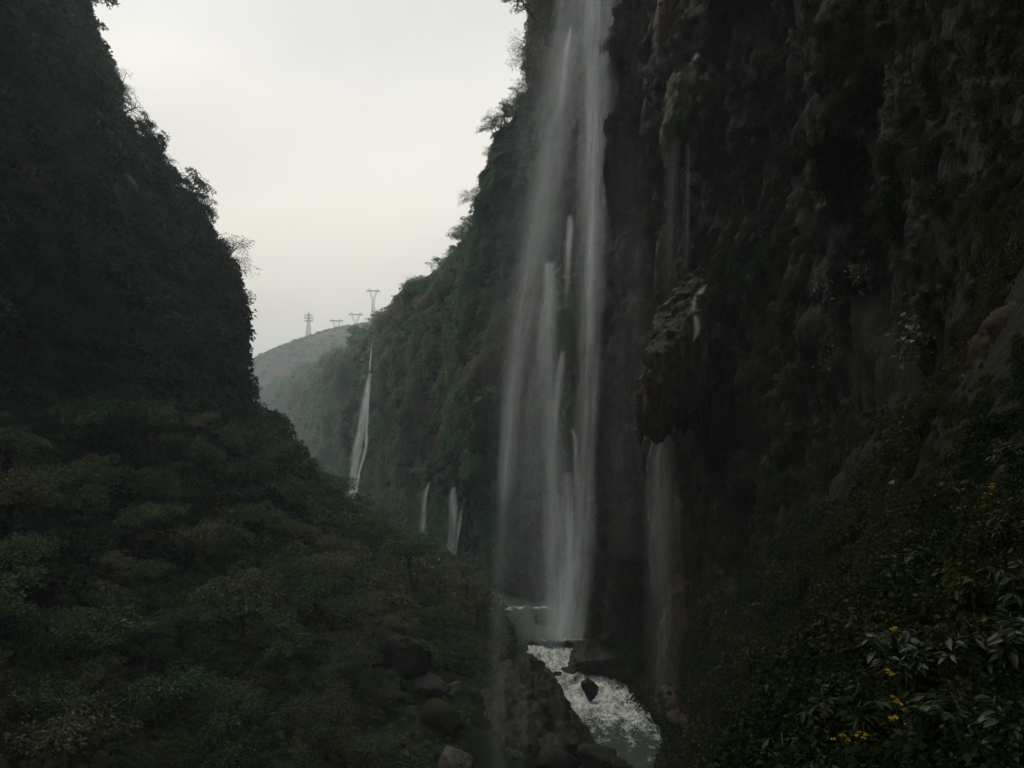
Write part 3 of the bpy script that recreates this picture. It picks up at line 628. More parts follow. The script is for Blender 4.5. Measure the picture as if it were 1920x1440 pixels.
def drape(name, label, cat, prof, mat, seed, group=None, teeth=1.2, under=True, amp=0.5, sides=64, rings=60, snap=True):
    """a tufa mass hanging from the wall: elliptical rings swept down through prof, ragged hollow underside
    prof: (px, py, Y, half width m, half depth m) from top to bottom"""
    dy = []
    for a, b, Y, hw, hd in prof:
        q = hit(a, b, 'R') if snap else None
        dy.append(min(0, q[0].y - 0.3 * hd - Y) if q else 0)
    Ys = np.array([q[2] for q in prof]) + (np.mean(dy) if snap else 0)
    A = np.array([(*P(a, b, Ys[i]), hw * Ys[i] / Y, hd) for i, (a, b, Y, hw, hd) in enumerate(prof)])
    t = np.r_[0, np.cumsum(np.linalg.norm(np.diff(A[:, :3], axis=0), axis=1))]
    R = hermite(t, A, np.linspace(0, t[-1], rings))
    th = np.linspace(0, 2 * math.pi, sides, endpoint=False)
    cs, sn = np.cos(th), np.sin(th)
    rr = []
    for i in range(rings):
        rr.append(np.stack([R[i, 0] + R[i, 3] * cs, R[i, 1] + R[i, 4] * sn, R[i, 2] + 0 * cs], 1))
    last = R[-1]
    G = np.array(rr)
    c = R[:, None, :3]; dirv = G - c; dirv /= np.linalg.norm(dirv, axis=2, keepdims=True) + 1e-6
    q = G + seed * 13.7
    dd = (fbm(q * np.array([.35, .35, .11]), 3, seed) - 0.5) * 2.2 + (1 - np.abs(2 * vn(q * np.array([1.1, 1.1, .09]), seed + 3) - 1) - 0.5) * 0.9 + (fbm(q * np.array([2.2, 2.2, .7]), 4, seed + 7, .65) - 0.5) * 1.1
    sc_ = np.clip(R[:, 3] * 0.5, 0.15, 1.6)[:, None]
    G = G + dirv * (dd * amp * sc_ * 1.5)[..., None]
    fr = np.linspace(0, 1, rings)[:, None] ** 6
    tooth = np.abs(2 * vn(np.stack([cs * last[3] * 1.6, sn * last[4] * 1.6, cs * 0], 1) + seed, seed + 9) - 1) + 0.5 * vn(np.stack([cs * last[3] * 5, sn * last[4] * 5, cs * 0], 1), seed + 10)
    G[..., 2] -= fr * tooth[None, :] * teeth
    ex = []
    if under:
        for s_, up in ((0.82, 0.5), (0.55, 1.1), (0.2, 1.6)):
            ex.append(np.stack([last[0] + last[3] * s_ * cs, last[1] + last[4] * s_ * sn, G[-1, :, 2] * 0 + last[2] + up * min(1.5, last[3])], 1))
    else:
        ex.append(np.stack([last[0] + last[3] * .2 * cs, last[1] + last[4] * .2 * sn, cs * 0 + last[2] - 0.3], 1))
    top = [np.stack([R[0, 0] + R[0, 3] * .3 * cs, R[0, 1] + R[0, 4] * .3 * sn, cs * 0 + R[0, 2] + R[0, 3] * 0.35], 1)]
    G = np.concatenate([top, G, ex], 0); m = len(G)
    V = np.vstack([G.reshape(-1, 3)])
    F = [(i * sides + j, i * sides + (j + 1) % sides, (i + 1) * sides + (j + 1) % sides, (i + 1) * sides + j) for i in range(m - 1) for j in range(sides)]
    org = G[1 + rings // 2].mean(0)
    o = link(name, mesh_from(name, V - org, F, mat), loc=org); tag(o, label, cat, group)
    return o, G[1:1 + rings]
tuf = []
D = drape
OG = 'tufa masses hanging from the right cliff'
def DR(label, prof, mat, seed, **k):
    o, G = D('tufa_outcrop', label, 'tufa outcrop', prof, mat, seed, group=OG, **k); tuf.append((o, G)); return o, G
snout, GS = DR('long brown tufa snout jutting down to the left over the gorge, wet on top', [(1385, 480, 97, 2.0, 2.4), (1365, 530, 96, 4.4, 3.6), (1332, 590, 95, 5.2, 4), (1300, 650, 94, 4.7, 3.8), (1270, 705, 93.5, 3.8, 3), (1240, 760, 93, 2.5, 2.2), (1216, 800, 93, 1.2, 1.2)], M_tufa, 3, teeth=1.8, rings=110, sides=110, amp=.7)
DR('dark jagged tufa curtain hanging behind the long brown snout', [(1375, 620, 97, 3.4, 2.8), (1350, 690, 96.5, 4.6, 3), (1318, 745, 96, 4.4, 2.6), (1290, 775, 95.5, 3.4, 1.8)], M_tufa, 5, teeth=3, amp=.8, sides=110)
DR('mossy green tufa mound under the small splashing spring', [(1325, 92, 100, 2.4, 2.2), (1312, 140, 99, 3.2, 2.8), (1295, 190, 98.5, 2.9, 2.4), (1275, 235, 98, 2.1, 2), (1260, 285, 98, 1.0, 1)], M_mossy, 7, teeth=1.5)
DR('short brown tufa stub right of the mossy mound tip', [(1318, 225, 101, .6, .8), (1312, 262, 100, 1.5, 1.3), (1306, 300, 100, 1.0, .9)], M_tufa, 8)
DR('thin pale brown tufa column above the mist', [(1252, 410, 103, .5, .6), (1250, 450, 103, 1.1, 1), (1245, 500, 103, 1.2, 1.1), (1240, 550, 103, .8, .8)], M_bare, 9, teeth=.8)
DR('tall rusty tufa rib at the top of the picture left of the spring', [(1262, -60, 106, 1.0, 1), (1250, 20, 106, 1.4, 1.4), (1245, 70, 106, 1.2, 1.2), (1240, 130, 106, .6, .7)], M_red, 10, teeth=1.2)
DR('small brown tufa lump just above the long snout', [(1300, 470, 101, .8, .8), (1294, 495, 101, 1.5, 1.3), (1292, 530, 101, 1.2, 1)], M_tufa, 12)
DR('pale grey tufa pillar under the snout behind thin falling water', [(1262, 770, 104, 1.6, 1.8), (1252, 860, 104, 2.2, 2), (1255, 960, 104, 2.6, 2.2), (1252, 1040, 103, 2.2, 2), (1258, 1090, 103, 2.4, 2)], M_bare, 14, teeth=1.8, amp=.45)
DR('mossy rib right of the pale grey pillar', [(1285, 860, 103, 1.0, 1.2), (1292, 960, 103, 1.6, 1.6), (1290, 1040, 103, 1.2, 1.4), (1288, 1085, 103, .8, .9)], M_mossy, 15, teeth=1.5)
DR('broad reddish tufa pillar at the foot of the right cliff', [(1300, 1060, 102, 1.6, 1.6), (1290, 1110, 101, 2.7, 2.2), (1278, 1180, 100, 2.6, 2.1), (1262, 1240, 100, 1.8, 1.8), (1258, 1300, 100, 1.4, 1.6)], M_red, 16, teeth=1.2)
DR('pale lower ledge slanting down to the river at the right', [(1256, 1290, 97, 1.0, 1.2), (1275, 1335, 94, 1.6, 1.4), (1310, 1370, 91, 2.0, 1.6), (1345, 1415, 88, 1.5, 1.4)], M_red, 17, teeth=1.0)
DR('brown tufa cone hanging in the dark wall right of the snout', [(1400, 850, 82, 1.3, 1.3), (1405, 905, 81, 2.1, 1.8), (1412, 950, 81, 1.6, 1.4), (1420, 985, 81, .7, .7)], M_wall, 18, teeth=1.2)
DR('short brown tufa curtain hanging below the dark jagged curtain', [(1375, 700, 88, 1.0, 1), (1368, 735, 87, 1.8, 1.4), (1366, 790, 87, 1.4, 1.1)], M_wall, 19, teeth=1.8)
DR('dark tufa mound behind the falling water with an undercut base', [(1075, 500, 152, 2.2, 2.4), (1072, 555, 150, 4.4, 3.4), (1068, 610, 149, 5.2, 4), (1075, 660, 149, 4.6, 3.4), (1085, 685, 149, 3, 2.4)], M_mossy, 20, teeth=1.8)
DR('mossy mound behind the falling water below the undercut one', [(1100, 690, 152, 1.6, 1.6), (1096, 740, 150, 3.6, 3), (1090, 800, 150, 3.6, 3), (1085, 845, 150, 2, 2)], M_mossy, 22, teeth=2)
DR('mossy bulge on the cliff left of the falling water', [(938, 715, 197, 1.5, 2), (925, 755, 196, 3.6, 3), (910, 805, 196, 3.2, 2.6), (896, 840, 196, 1.5, 1.5)], M_mossy, 24, teeth=2, amp=.9)
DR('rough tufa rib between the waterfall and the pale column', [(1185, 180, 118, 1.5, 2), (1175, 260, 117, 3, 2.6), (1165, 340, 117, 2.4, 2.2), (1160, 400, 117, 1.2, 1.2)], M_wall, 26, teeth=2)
# earth bank, right edge
eb, _ = D('rock_outcrop', 'bare brown earthy outcrop at the right edge above the leafy shrubs', 'rock outcrop', [(2085, 430, 13, .6, 1.6), (2070, 540, 12.5, .9, 1.6), (2040, 640, 12, 1.1, 1.7), (2005, 740, 11.5, 1.1, 1.7), (1975, 850, 11, .95, 1.6), (1950, 960, 10.5, .85, 1.4)], M_earth, 30, teeth=.3, amp=1.0, snap=False, rings=90, sides=90)

# moss and ferns growing on the tufa masses: one object
pts, nr, sz = [], [], []
for (o, G), dens_ in zip(tuf, [.16, .1, 1.0, .3, .05, .2, .6, .03, .7, .15, .1, .3, .3, 1.6, 1.6, 2.0, .5]):
    cen = G.mean(1, keepdims=True); k = int(dens_ * 240); i = rng.integers(0, G.shape[0], k); j = rng.integers(0, G.shape[1], k)
    i = np.where(rng.random(k) < .4, (i * .35).astype(int), i)
    pp = G[i, j]; pts.append(pp); nr.append((pp - cen[i, 0]) + [0, -.3, .6]); sz.append(np.full(k, .45))
pts = np.vstack(pts); scatter_object('tufa_moss', pts, np.vstack(nr), np.hstack(sz) * rng.uniform(.5, 1.5, len(pts)), pick(len(pts), [1, 4, 2, 4, 3, 0]), PN)

pts, nr = [], []
for a, b, ra, rb, k in ((1400, 500, 60, 60, 200), (1350, 500, 30, 20, 40), (1420, 600, 50, 60, 60), (1700, 260, 70, 100, 120), (1165, 190, 26, 80, 70), (1855, 390, 60, 60, 90), (1880, 150, 60, 120, 120), (1600, 120, 90, 100, 80), (1650, 420, 60, 90, 70), (1440, 720, 60, 90, 60), (1560, 330, 40, 90, 50), (1760, 560, 60, 90, 60), (1480, 880, 80, 50, 80), (1600, 800, 90, 40, 80), (1330, 200, 20, 60, 20), (1210, 620, 20, 160, 60), (1170, 980, 40, 120, 90)):
    for _ in range(k):
        q = hit(a + random.gauss(0, .55) * ra, b + random.gauss(0, .55) * rb, 'R')
        if q: pts.append(q[0]); nr.append(q[2] if q[2].dot(q[0]) < 0 else -q[2])
pts = np.array(pts); nr = np.array(nr) * .8 + [0, -.1, .4]
scatter_object('hanging_grass', pts, nr, rng.uniform(.5, 1.4, len(pts)) * np.linalg.norm(pts, axis=1) / 80, pick(len(pts), [1, 2, 1, 5, 5, 1]), PN)

# ------------------------------------------------------------------ trees
def make_tree_meshes(name, seed, H, Rc, mat, style):
    """trunk with limbs, and a crown of leaf clumps round the limb ends; base at the origin"""
    rg = np.random.default_rng(seed); parts = []; ends = []
    nseg = 7; tr = [(0, 0, -1.2)]
    lean = rg.uniform(-.25, .25, 2)
    for i in range(nseg + 1):
        t = i / nseg; tr.append((lean[0] * H * t * t + .12 * math.sin(3 * t + seed), lean[1] * H * t * t, H * .78 * t))
    r0 = .035 * H; parts.append(tube(tr, [r0 * (1 - .75 * (i / (nseg + 1))) for i in range(nseg + 2)], 7))
    nl = {'broad': 13, 'tall': 12, 'wispy': 16, 'bare': 14}[style]
    for i in range(nl):
        t = rg.uniform(.35, 1.0); b = np.array(tr[1]) * 0 + np.array([np.interp(t * (nseg + 1), range(nseg + 2), [q[k] for q in tr]) for k in range(3)])
        a = i * 2.4 + rg.uniform(-.4, .4); Ln = Rc * rg.uniform(.55, 1.05) * (1.15 - .45 * t); up = rg.uniform(.1, .75)
        e = b + Ln * np.array([math.cos(a), math.sin(a), up]); m = (b + e) / 2 + np.array([0, 0, .12 * Ln])
        parts.append(tube([b, m, e], [r0 * .35, r0 * .22, r0 * .08], 5)); ends += [e, m * .4 + e * .6]
        for q in range(2 if style != 'bare' else 5):
            f = e + Ln * .4 * (sph(1, rg)[0] * [1, 1, .6] + [0, 0, .25]); parts.append(tube([m * .3 + e * .7, (e + f) / 2, f], [r0 * .12, r0 * .08, r0 * .03], 4)); ends.append(f)
    V, F = join(parts); trunk = mesh_from(name + '_trunk', V, F, M_bark)
    ends = np.array(ends); k = len(ends)
    if style == 'broad': V, F = cluster_cloud(ends, Rc * rg.uniform(.22, .40, k), 62, .30, .15, rg=rg)
    elif style == 'tall': V, F = cluster_cloud(ends, Rc * rg.uniform(.24, .42, k), 56, .30, .14, flat=.9, rg=rg)
    elif style == 'wispy': V, F = cluster_cloud(ends, Rc * rg.uniform(.2, .42, k), 34, .34, .055, droop=.5, rg=rg)
    else: V, F = cluster_cloud(ends, Rc * rg.uniform(.1, .2, k), 9, .18, .08, rg=rg)
    return trunk, mesh_from(name + '_crown', V, F, mat, smooth=False)
def proto_tree(name, seed, H, Rc, mat, style):
    t, c = make_tree_meshes(name, seed, H, Rc, mat, style); return (name, t, c)
TP = {}
for key, mat in (('left', M_leaf_left), ('talus', M_leaf_talus), ('far', M_leaf_far)):
    TP[key] = [proto_tree('broadleaf_tree', 1, 6, 3.0, mat, 'broad'), proto_tree('broadleaf_tree', 2, 7, 3.4, mat, 'broad'), proto_tree('slender_tree', 3, 8, 2.4, mat, 'tall'), proto_tree('broadleaf_tree', 4, 5, 3.2, mat, 'tall'), proto_tree('wispy_tree', 5, 7, 3.0, mat, 'wispy')]
TP['lime'] = [proto_tree('broadleaf_tree', 6, 5, 3.0, M_leaf_lime, 'broad')]
TP['grey'] = [proto_tree('broadleaf_tree', 7, 5, 3.2, M_leaf_grey, 'tall')]
TP['dry'] = [proto_tree('wispy_tree', 8, 5, 3.0, M_leaf_dry, 'wispy')]
TP['bare'] = [proto_tree('bare_tree', 9, 6, 2.4, M_leaf_dry, 'bare')]
def plant_tree(proto, loc, s, label, group, tilt=(0, 0)):
    nm, t, c = proto
    e = empty(nm, loc, random.uniform(0, 6.28), s); e.rotation_euler = (tilt[0], tilt[1], e.rotation_euler.z); tag(e, label, 'tree', group)
    e.scale = (s * random.uniform(.85, 1.2), s * random.uniform(.85, 1.2), s * random.uniform(.85, 1.15))
    link('trunk', t, e); link('crown', c, e); return e
def spread(G, sgn, n, cond, mindist, seed):
    """n well separated spots (in the picture) on a terrain grid"""
    rg = np.random.default_rng(seed); out_, pxs = [], []
    nrm = normals(G, sgn)
    tries = 0
    while len(out_) < n and tries < 60000:
        tries += 1
        i = rg.integers(0, G.shape[0] - 1); j = rg.integers(0, G.shape[1] - 1); p = G[i, j]
        if p[1] < 20 or not cond(p): continue
        d = np.linalg.norm(p)
        if (nrm[i, j] * -p).sum() / d < -.3: continue
        u = np.array([p[0] / p[1] * FPX + 960, 800 - p[2] / p[1] * FPX])
        if not (-60 < u[0] < 1980 and -80 < u[1] < 1500): continue
        if pxs and np.min(np.linalg.norm(np.array(pxs) - u, axis=1)) < mindist: continue
        out_.append(p); pxs.append(u)
    return out_
for p in spread(GL, sgnL, 85, lambda p: not (p[0] / p[1] > -.06 and p[2] / p[1] < -.27) and not (p[0] / p[1] > -.165 and p[2] / p[1] < -.29) and -54 < p[0] and p[2] > -36.5 and p[1] < 215, 34, 1):
    k = random.choices(range(5), [3, 3, 2, 3, 2])[0]
    lb = {0: 'spreading green', 1: 'broad-crowned green', 2: 'slender dark green', 3: 'low dense green', 4: 'wispy thin-leaved'}[k] + ' tree ' + ('on the crest of the left slope' if p[1] > 150 else 'on the upper left slope under the cliff' if p[2] > -18 else 'on the middle of the left slope' if p[1] > 90 else 'at the bottom left of the slope')
    plant_tree(TP['talus'][k], p, random.uniform(.65, 1.3) * (0.9 + 0.2 * (p[1] > 130)) * (.75 if p[1] > 155 and p[0] > -30 else 1), lb, 'trees on the lower left slope', (random.uniform(-.1, .1), random.uniform(-.05, .25)))
for p in spread(GL, sgnL, 105, lambda p: p[0] <= -52 and p[2] > -6 and p[2] < 125, 34, 2):
    k = random.choices(range(5), [3, 3, 2, 3, 2])[0]
    lb = {0: 'spreading dark', 1: 'broad-crowned dark', 2: 'slender dark', 3: 'low dense dark', 4: 'wispy drooping'}[k] + ' tree at the ' + ('top' if p[2] > 75 else 'middle' if p[2] > 30 else 'foot') + ' of the left cliff ' + ('near the left edge' if p[0] / p[1] < -.48 else 'close to its skyline' if p[1] > 165 else 'face')
    plant_tree(TP['left'][k], p, random.uniform(.6, 1.35), lb, 'trees on the left cliff', (random.uniform(-.1, .1), random.uniform(.2, .6)))
for p in spread(GR, sgnR, 60, lambda p: p[1] > 200 and p[1] < 700 and p[2] > -20, 26, 3):
    k = random.choices(range(5), [3, 3, 1, 3, 1])[0]
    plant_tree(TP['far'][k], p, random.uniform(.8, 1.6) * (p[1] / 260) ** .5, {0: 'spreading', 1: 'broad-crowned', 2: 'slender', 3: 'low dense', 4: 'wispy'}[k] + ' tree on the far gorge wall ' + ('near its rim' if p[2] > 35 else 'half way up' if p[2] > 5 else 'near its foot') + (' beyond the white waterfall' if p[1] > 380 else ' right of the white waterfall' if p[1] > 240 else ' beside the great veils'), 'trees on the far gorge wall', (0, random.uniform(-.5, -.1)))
# single trees one can point to
SK = 'trees along the skyline'
def edge_left(py):
    for px in range(760, -60, -3):
        q = hit(px, py, 'L')
        if q: return px, q
def edge_right(py):
    for px in range(640, 1300, 3):
        q = hit(px, py, 'R')
        if q: return px, q
def rim(px):
    for py in range(-60, 900, 4):
        q = hit(px, py, 'R')
        if q: return q
def TL(py, s, k, label, tilt, key='left', dx=-8, dy=0):
    px, q = edge_left(py); q = hit(px + dx, py, 'L') or q
    return plant_tree(TP[key][k], (q[0].x, q[0].y, q[0].z + dy), s * 1.6, label, SK, (random.uniform(-.15, .15), tilt))
def TR(py, s, key, k, label, tilt):
    px, q = edge_right(py); q = hit(px + 8, py, 'R') or q
    return plant_tree(TP[key][k], (q[0].x - .3, q[0].y, q[0].z), s * 1.35, label, SK, (0, tilt))
def TC(px, s, key, k, label, tilt):
    q = rim(px); return plant_tree(TP[key][k], q[0], s, label, SK, (0, tilt))
TL(25, 1.25, 0, 'topmost dark tree hanging over the top left edge of the sky', .5)
TL(110, .8, 3, 'dense dark tree just below the topmost one on the left skyline', .7)
TL(180, .8, 4, 'thin tree halfway down the left skyline with twigs in the sky', .5)
TL(222, .9, 0, 'bare twiggy bush on the left skyline above the leaning crown', .9, key='bare')
TL(215, .7, 2, 'small dark tree at the foot of the bare twiggy bush', .6)
TL(275, .85, 0, 'small leaning crown on the skyline above the larger leaning crown', .9)
TL(325, .95, 1, 'dark crown leaning out over the sky below the twiggy bush', 1.0)
TL(400, 1.0, 2, 'tall rounded tree on the left skyline at the shoulder of the cliff', .25)
TL(440, .8, 3, 'dark tree tucked under the rounded shoulder tree', .8)
TL(530, 1.25, 4, 'lacy tree reaching right over the sky from the left cliff', .8)
TL(500, .9, 0, 'bushy tree above the lacy tree on the left skyline', .5)
TL(600, .95, 3, 'dense dark tree under the lacy tree on the left skyline', .7)
TL(655, .6, 4, 'ragged small tree low on the left skyline', .8)
TL(715, .6, 1, 'lowest dark tree of the left skyline above the distant hill', .6)
for i_ in range(16): TL(random.uniform(10, 740), random.uniform(.35, .7), (2, 4, 3, 4)[i_ % 4], 'small feathery tree on the left skyline between the larger crowns', random.uniform(.3, 1.0), dx=-4)
TR(120, 1.1, 'far', 4, 'leafy tree hanging down the top of the right cliff against the sky', -.7)
TR(50, 1.2, 'far', 2, 'dark leafy tree at the top of the right cliff beside the waterfall', -.6)
TR(205, 1.0, 'dry', 0, 'pale feathery tree on the edge of the right cliff', -.5)
TC(975, 1.0, 'far', 4, 'bamboo-like tree arching over the shoulder of the right cliff', -.4)
TC(950, .9, 'dry', 0, 'dry brownish tree on the rounded shoulder of the right cliff', -.4)
TC(932, .8, 'far', 4, 'small wispy tree at the outer edge of the rounded shoulder', -.5)
TR(390, .9, 'dry', 0, 'brownish bush hanging from the cliff below the rounded shoulder', -.7)
TR(470, .8, 'far', 3, 'dark bush at the foot of the rounded shoulder', -.5)
TC(850, .9, 'far', 0, 'round tree on the first step of the receding right rim', -.1)
TC(822, 1.0, 'far', 1, 'dark tree at the edge of the step in the receding right rim', -.2)
TC(770, 1.0, 'far', 3, 'tree on the second step of the receding right rim', -.1)
TC(748, 1.0, 'far', 0, 'tree just below the second step of the receding right rim', -.1)
for i_, px_ in enumerate((992, 984, 978, 968, 960, 945, 938, 926, 915, 880, 865)): TC(px_, random.uniform(.55, .95), 'far', (2, 3, 4)[i_ % 3], 'bushy tree crowding the rounded shoulder of the right cliff', random.uniform(-.5, -.1))
for py_ in (20, 80, 100, 160, 235): TR(py_, random.uniform(.6, .9), 'far', 3, 'leafy bush clinging to the edge of the high right cliff', -.8)
TC(712, 1.3, 'far', 0, 'small round tree on the rim next to the tall pylon', -.1)
SL = 'trees on the lower left slope'
def TS(px, py, s, key, k, label, tilt=(0, .1)):
    q = hit(px, py); return plant_tree(TP[key][k], q[0], s, label, SL, tilt)
TS(650, 1060, .85, 'lime', 0, 'yellow-green tree on the left slope below the distant white waterfall')
TS(520, 1000, .55, 'lime', 0, 'small yellow-green bush left of the larger yellow-green tree')
TS(672, 1075, 1.0, 'bare', 0, 'thin bare tree standing beside the yellow-green tree')
TS(700, 1020, .7, 'talus', 2, 'dark round tree on the crest of the slope right of the white waterfall')
TS(660, 1290, 1.0, 'grey', 0, 'pale grey-leaved tree low on the left slope above the river rocks')
TS(590, 1400, .9, 'grey', 0, 'greyish leafy bush near the bottom of the left slope')
TS(715, 1330, .5, 'grey', 0, 'small grey-leaved bush just left of the pale slabs')
TS(860, 1250, .8, 'talus', 3, 'olive bush on the bank above the huge dark slab')
TS(820, 1150, .9, 'talus', 1, 'dark tree at the lower end of the slope crest near the river')
TS(900, 1190, .6, 'dry', 0, 'brown bush at the river end of the left slope')

# ------------------------------------------------------------------ pylons on the far hill
def bars(segs, r=0.28):
    return join([tube([a, b], [r_ if (r_ := r) else r, r], 4) for a, b in segs])
def hillz(x, y):
    i = np.clip(np.searchsorted(hx, x), 0, 189); j = np.clip(np.searchsorted(hy, y), 0, 119); return float(HZ[i, j])
def lattice(z0, z1, w0, w1, n):
    S = []; cr = [(-1, -1), (1, -1), (1, 1), (-1, 1)]
    for i in range(n):
        a, b = i / n, (i + 1) / n; za, zb = z0 + (z1 - z0) * a, z0 + (z1 - z0) * b; wa, wb = w0 + (w1 - w0) * a, w0 + (w1 - w0) * b
        for k in range(4):
            c, d = cr[k], cr[(k + 1) % 4]
            S += [((c[0] * wa, c[1] * wa, za), (c[0] * wb, c[1] * wb, zb)), ((c[0] * wa, c[1] * wa, za), (d[0] * wb, d[1] * wb, zb)), ((d[0] * wa, d[1] * wa, za), (c[0] * wb, c[1] * wb, zb)), ((c[0] * wb, c[1] * wb, zb), (d[0] * wb, d[1] * wb, zb))]
    return S
def part(nm, segs, parent, r=.28):
    V, F = bars(segs, r); return link(nm, mesh_from(nm, V, F, M_steel), parent)
def truss(x0, x1, z0, z1, h, n=8, w=.8):
    S = []
    for i in range(n):
        a = x0 + (x1 - x0) * i / n; b = x0 + (x1 - x0) * (i + 1) / n; za = z0 + (z1 - z0) * i / n; zb = z0 + (z1 - z0) * (i + 1) / n
        for y in (-w, w): S += [((a, y, za), (b, y, zb)), ((a, y, za + h), (b, y, zb + h)), ((a, y, za), (b, y, zb + h)), ((a, y, za), (a, y, za + h))]
    return S
def cat_pylon(px, top, Y, width_px, label, body=.5, r=.26):
    x, _, zt = P(px, top, Y); zb = hillz(x, Y) - 1; H = zt - zb; W = width_px * Y / FPX / 2
    e = empty('pylon', (x, Y, zb), .12); tag(e, label, 'pylon', 'pylons on the far hill')
    Hv = W * 2.0; horn = W * .5; zc = H - horn; zk = zc - Hv * .72        # crossarm level, waist level
    part('tower_body', lattice(0, zk, max(2.2, W * .42), W * .16, 7), e, r)
    for sx in (-1, 1):
        S = []
        for y in (-.9, .9):
            S += [((sx * W * .14, y, zk), (sx * W * .62, y, zc)), ((sx * W * .0, y, zk + 2), (sx * W * .42, y, zc)), ((sx * W * .14, y, zk), (sx * W * .12, y, zk + (zc - zk) * .3)), ((sx * W * .3, y, zk + (zc - zk) * .33), (sx * W * .3, y, zk + (zc - zk) * .68)), ((sx * W * .46, y, zk + (zc - zk) * .66), (sx * W * .42, y, zc))]
        part('window_arm', S, e, r)
        part('peak', [((sx * W * .5, y, zc + 1.5), (sx * W * .66, 0, H)) for y in (-.8, .8)] + [((sx * W * .72, y, zc + 1.5), (sx * W * .66, 0, H)) for y in (-.8, .8)], e, r)
    part('crossarm', truss(-W, W, zc, zc, W * .13, 10), e, r)
    for xx in (-.92, 0, .92): part('insulator', [((W * xx, 0, zc), (W * xx, 0, zc - W * .28))], e, r)
    return e
def drum_pylon(px, top, Y, label):
    x, _, zt = P(px, top, Y); zb = hillz(x, Y) - 1; H = zt - zb
    e = empty('pylon', (x, Y, zb), .2); tag(e, label, 'pylon', 'pylons on the far hill')
    part('tower_body', lattice(0, H * .8, 5.0, 1.3, 8) + lattice(H * .8, H, 1.3, .1, 3), e, .26)
    for f, w in ((.64, 6.6), (.74, 7.4), (.84, 6.0)):
        z = H * f; part('crossarm', truss(-w, w, z, z, 1.2, 8), e, .24)
        for xx in (-1, 1): part('insulator', [((w * xx, 0, z), (w * xx, 0, z - 2.6))], e, .2)
    return e
drum_pylon(579, 583, 1290, 'slim lattice pylon with three stacked arms, leftmost on the far hill')
cat_pylon(631, 596, 1380, 25, 'low Y-headed pylon half hidden behind the hill crest, nearest the slim one')
cat_pylon(667, 584, 1350, 26, 'low Y-headed pylon between the half hidden one and the tallest pylon')
cat_pylon(700, 540, 1300, 25, 'tallest pylon on the crest with a Y-shaped head on a long tower')

# ------------------------------------------------------------------ orange scars on the distant cliff
for k, (px, py, w_, h_, lb) in enumerate([(529, 722, 9, 30, 'narrow orange rock scar on the distant cliff below the hill'), (536, 736, 9, 16, 'short orange rock patch at the foot of the narrow scar'), (512, 752, 6, 12, 'small pale rock scar left of the orange ones')]):
    q = hit(px, py)
    if q is None: continue
    kk = q[0].y / FPX; o = link('rock_scar', boulder_mesh('rock_scar', 90 + k, (w_ * kk / 2, 3, h_ * kk / 2), M_orange if k < 2 else M_pale, sub=4), loc=q[0] + (q[2] if q[2].y < 0 else -q[2]) * 1.5)
    tag(o, lb, 'rock scar', 'bare rock scars on the distant cliff')

# ------------------------------------------------------------------ falling water
def water_mat(name, col=(0.80, 0.84, 0.84), fine=1.0):
    m, nt = newmat(name); L = nt.links.new
    uv = N(nt, 'ShaderNodeUVMap', uv_map='UVMap'); da = N(nt, 'ShaderNodeAttribute', attribute_name='dens'); ea = N(nt, 'ShaderNodeAttribute', attribute_name='edge')
    a = noise(nt, uv.outputs[0], 1.0, 5, 0.6, (0.9 * fine, 0.022 * fine, 1)); b = noise(nt, uv.outputs[0], 1.0, 4, 0.7, (3.4 * fine, 0.09 * fine, 1)); c = noise(nt, uv.outputs[0], 1.0, 4, 0.6, (0.35, 0.12, 1))
    k = math_(nt, 'ADD', math_(nt, 'MULTIPLY', a, 0.5), math_(nt, 'ADD', math_(nt, 'MULTIPLY', b, 0.28), math_(nt, 'MULTIPLY', c, 0.35)))
    s_ = mrange(nt, k, 0.36, 0.68)
    al = math_(nt, 'MULTIPLY', math_(nt, 'MULTIPLY', s_, ea.outputs['Fac']), da.outputs['Fac'], clamp=True)
    d = N(nt, 'ShaderNodeBsdfDiffuse'); d.inputs[0].default_value = (*col, 1); t = N(nt, 'ShaderNodeBsdfTranslucent'); t.inputs[0].default_value = (*col, 1)
    h = N(nt, 'ShaderNodeMixShader'); h.inputs[0].default_value = 0.5; L(d.outputs[0], h.inputs[1]); L(t.outputs[0], h.inputs[2])
    tr = N(nt, 'ShaderNodeBsdfTransparent'); mx = N(nt, 'ShaderNodeMixShader'); L(al, mx.inputs[0]); L(tr.outputs[0], mx.inputs[1]); L(h.outputs[0], mx.inputs[2])
    o = N(nt, 'ShaderNodeOutputMaterial'); L(mx.outputs[0], o.inputs[0]); return m
M_veil = water_mat('falling_water'); M_thread = water_mat('white_water', (0.88, 0.9, 0.9), 2.6)
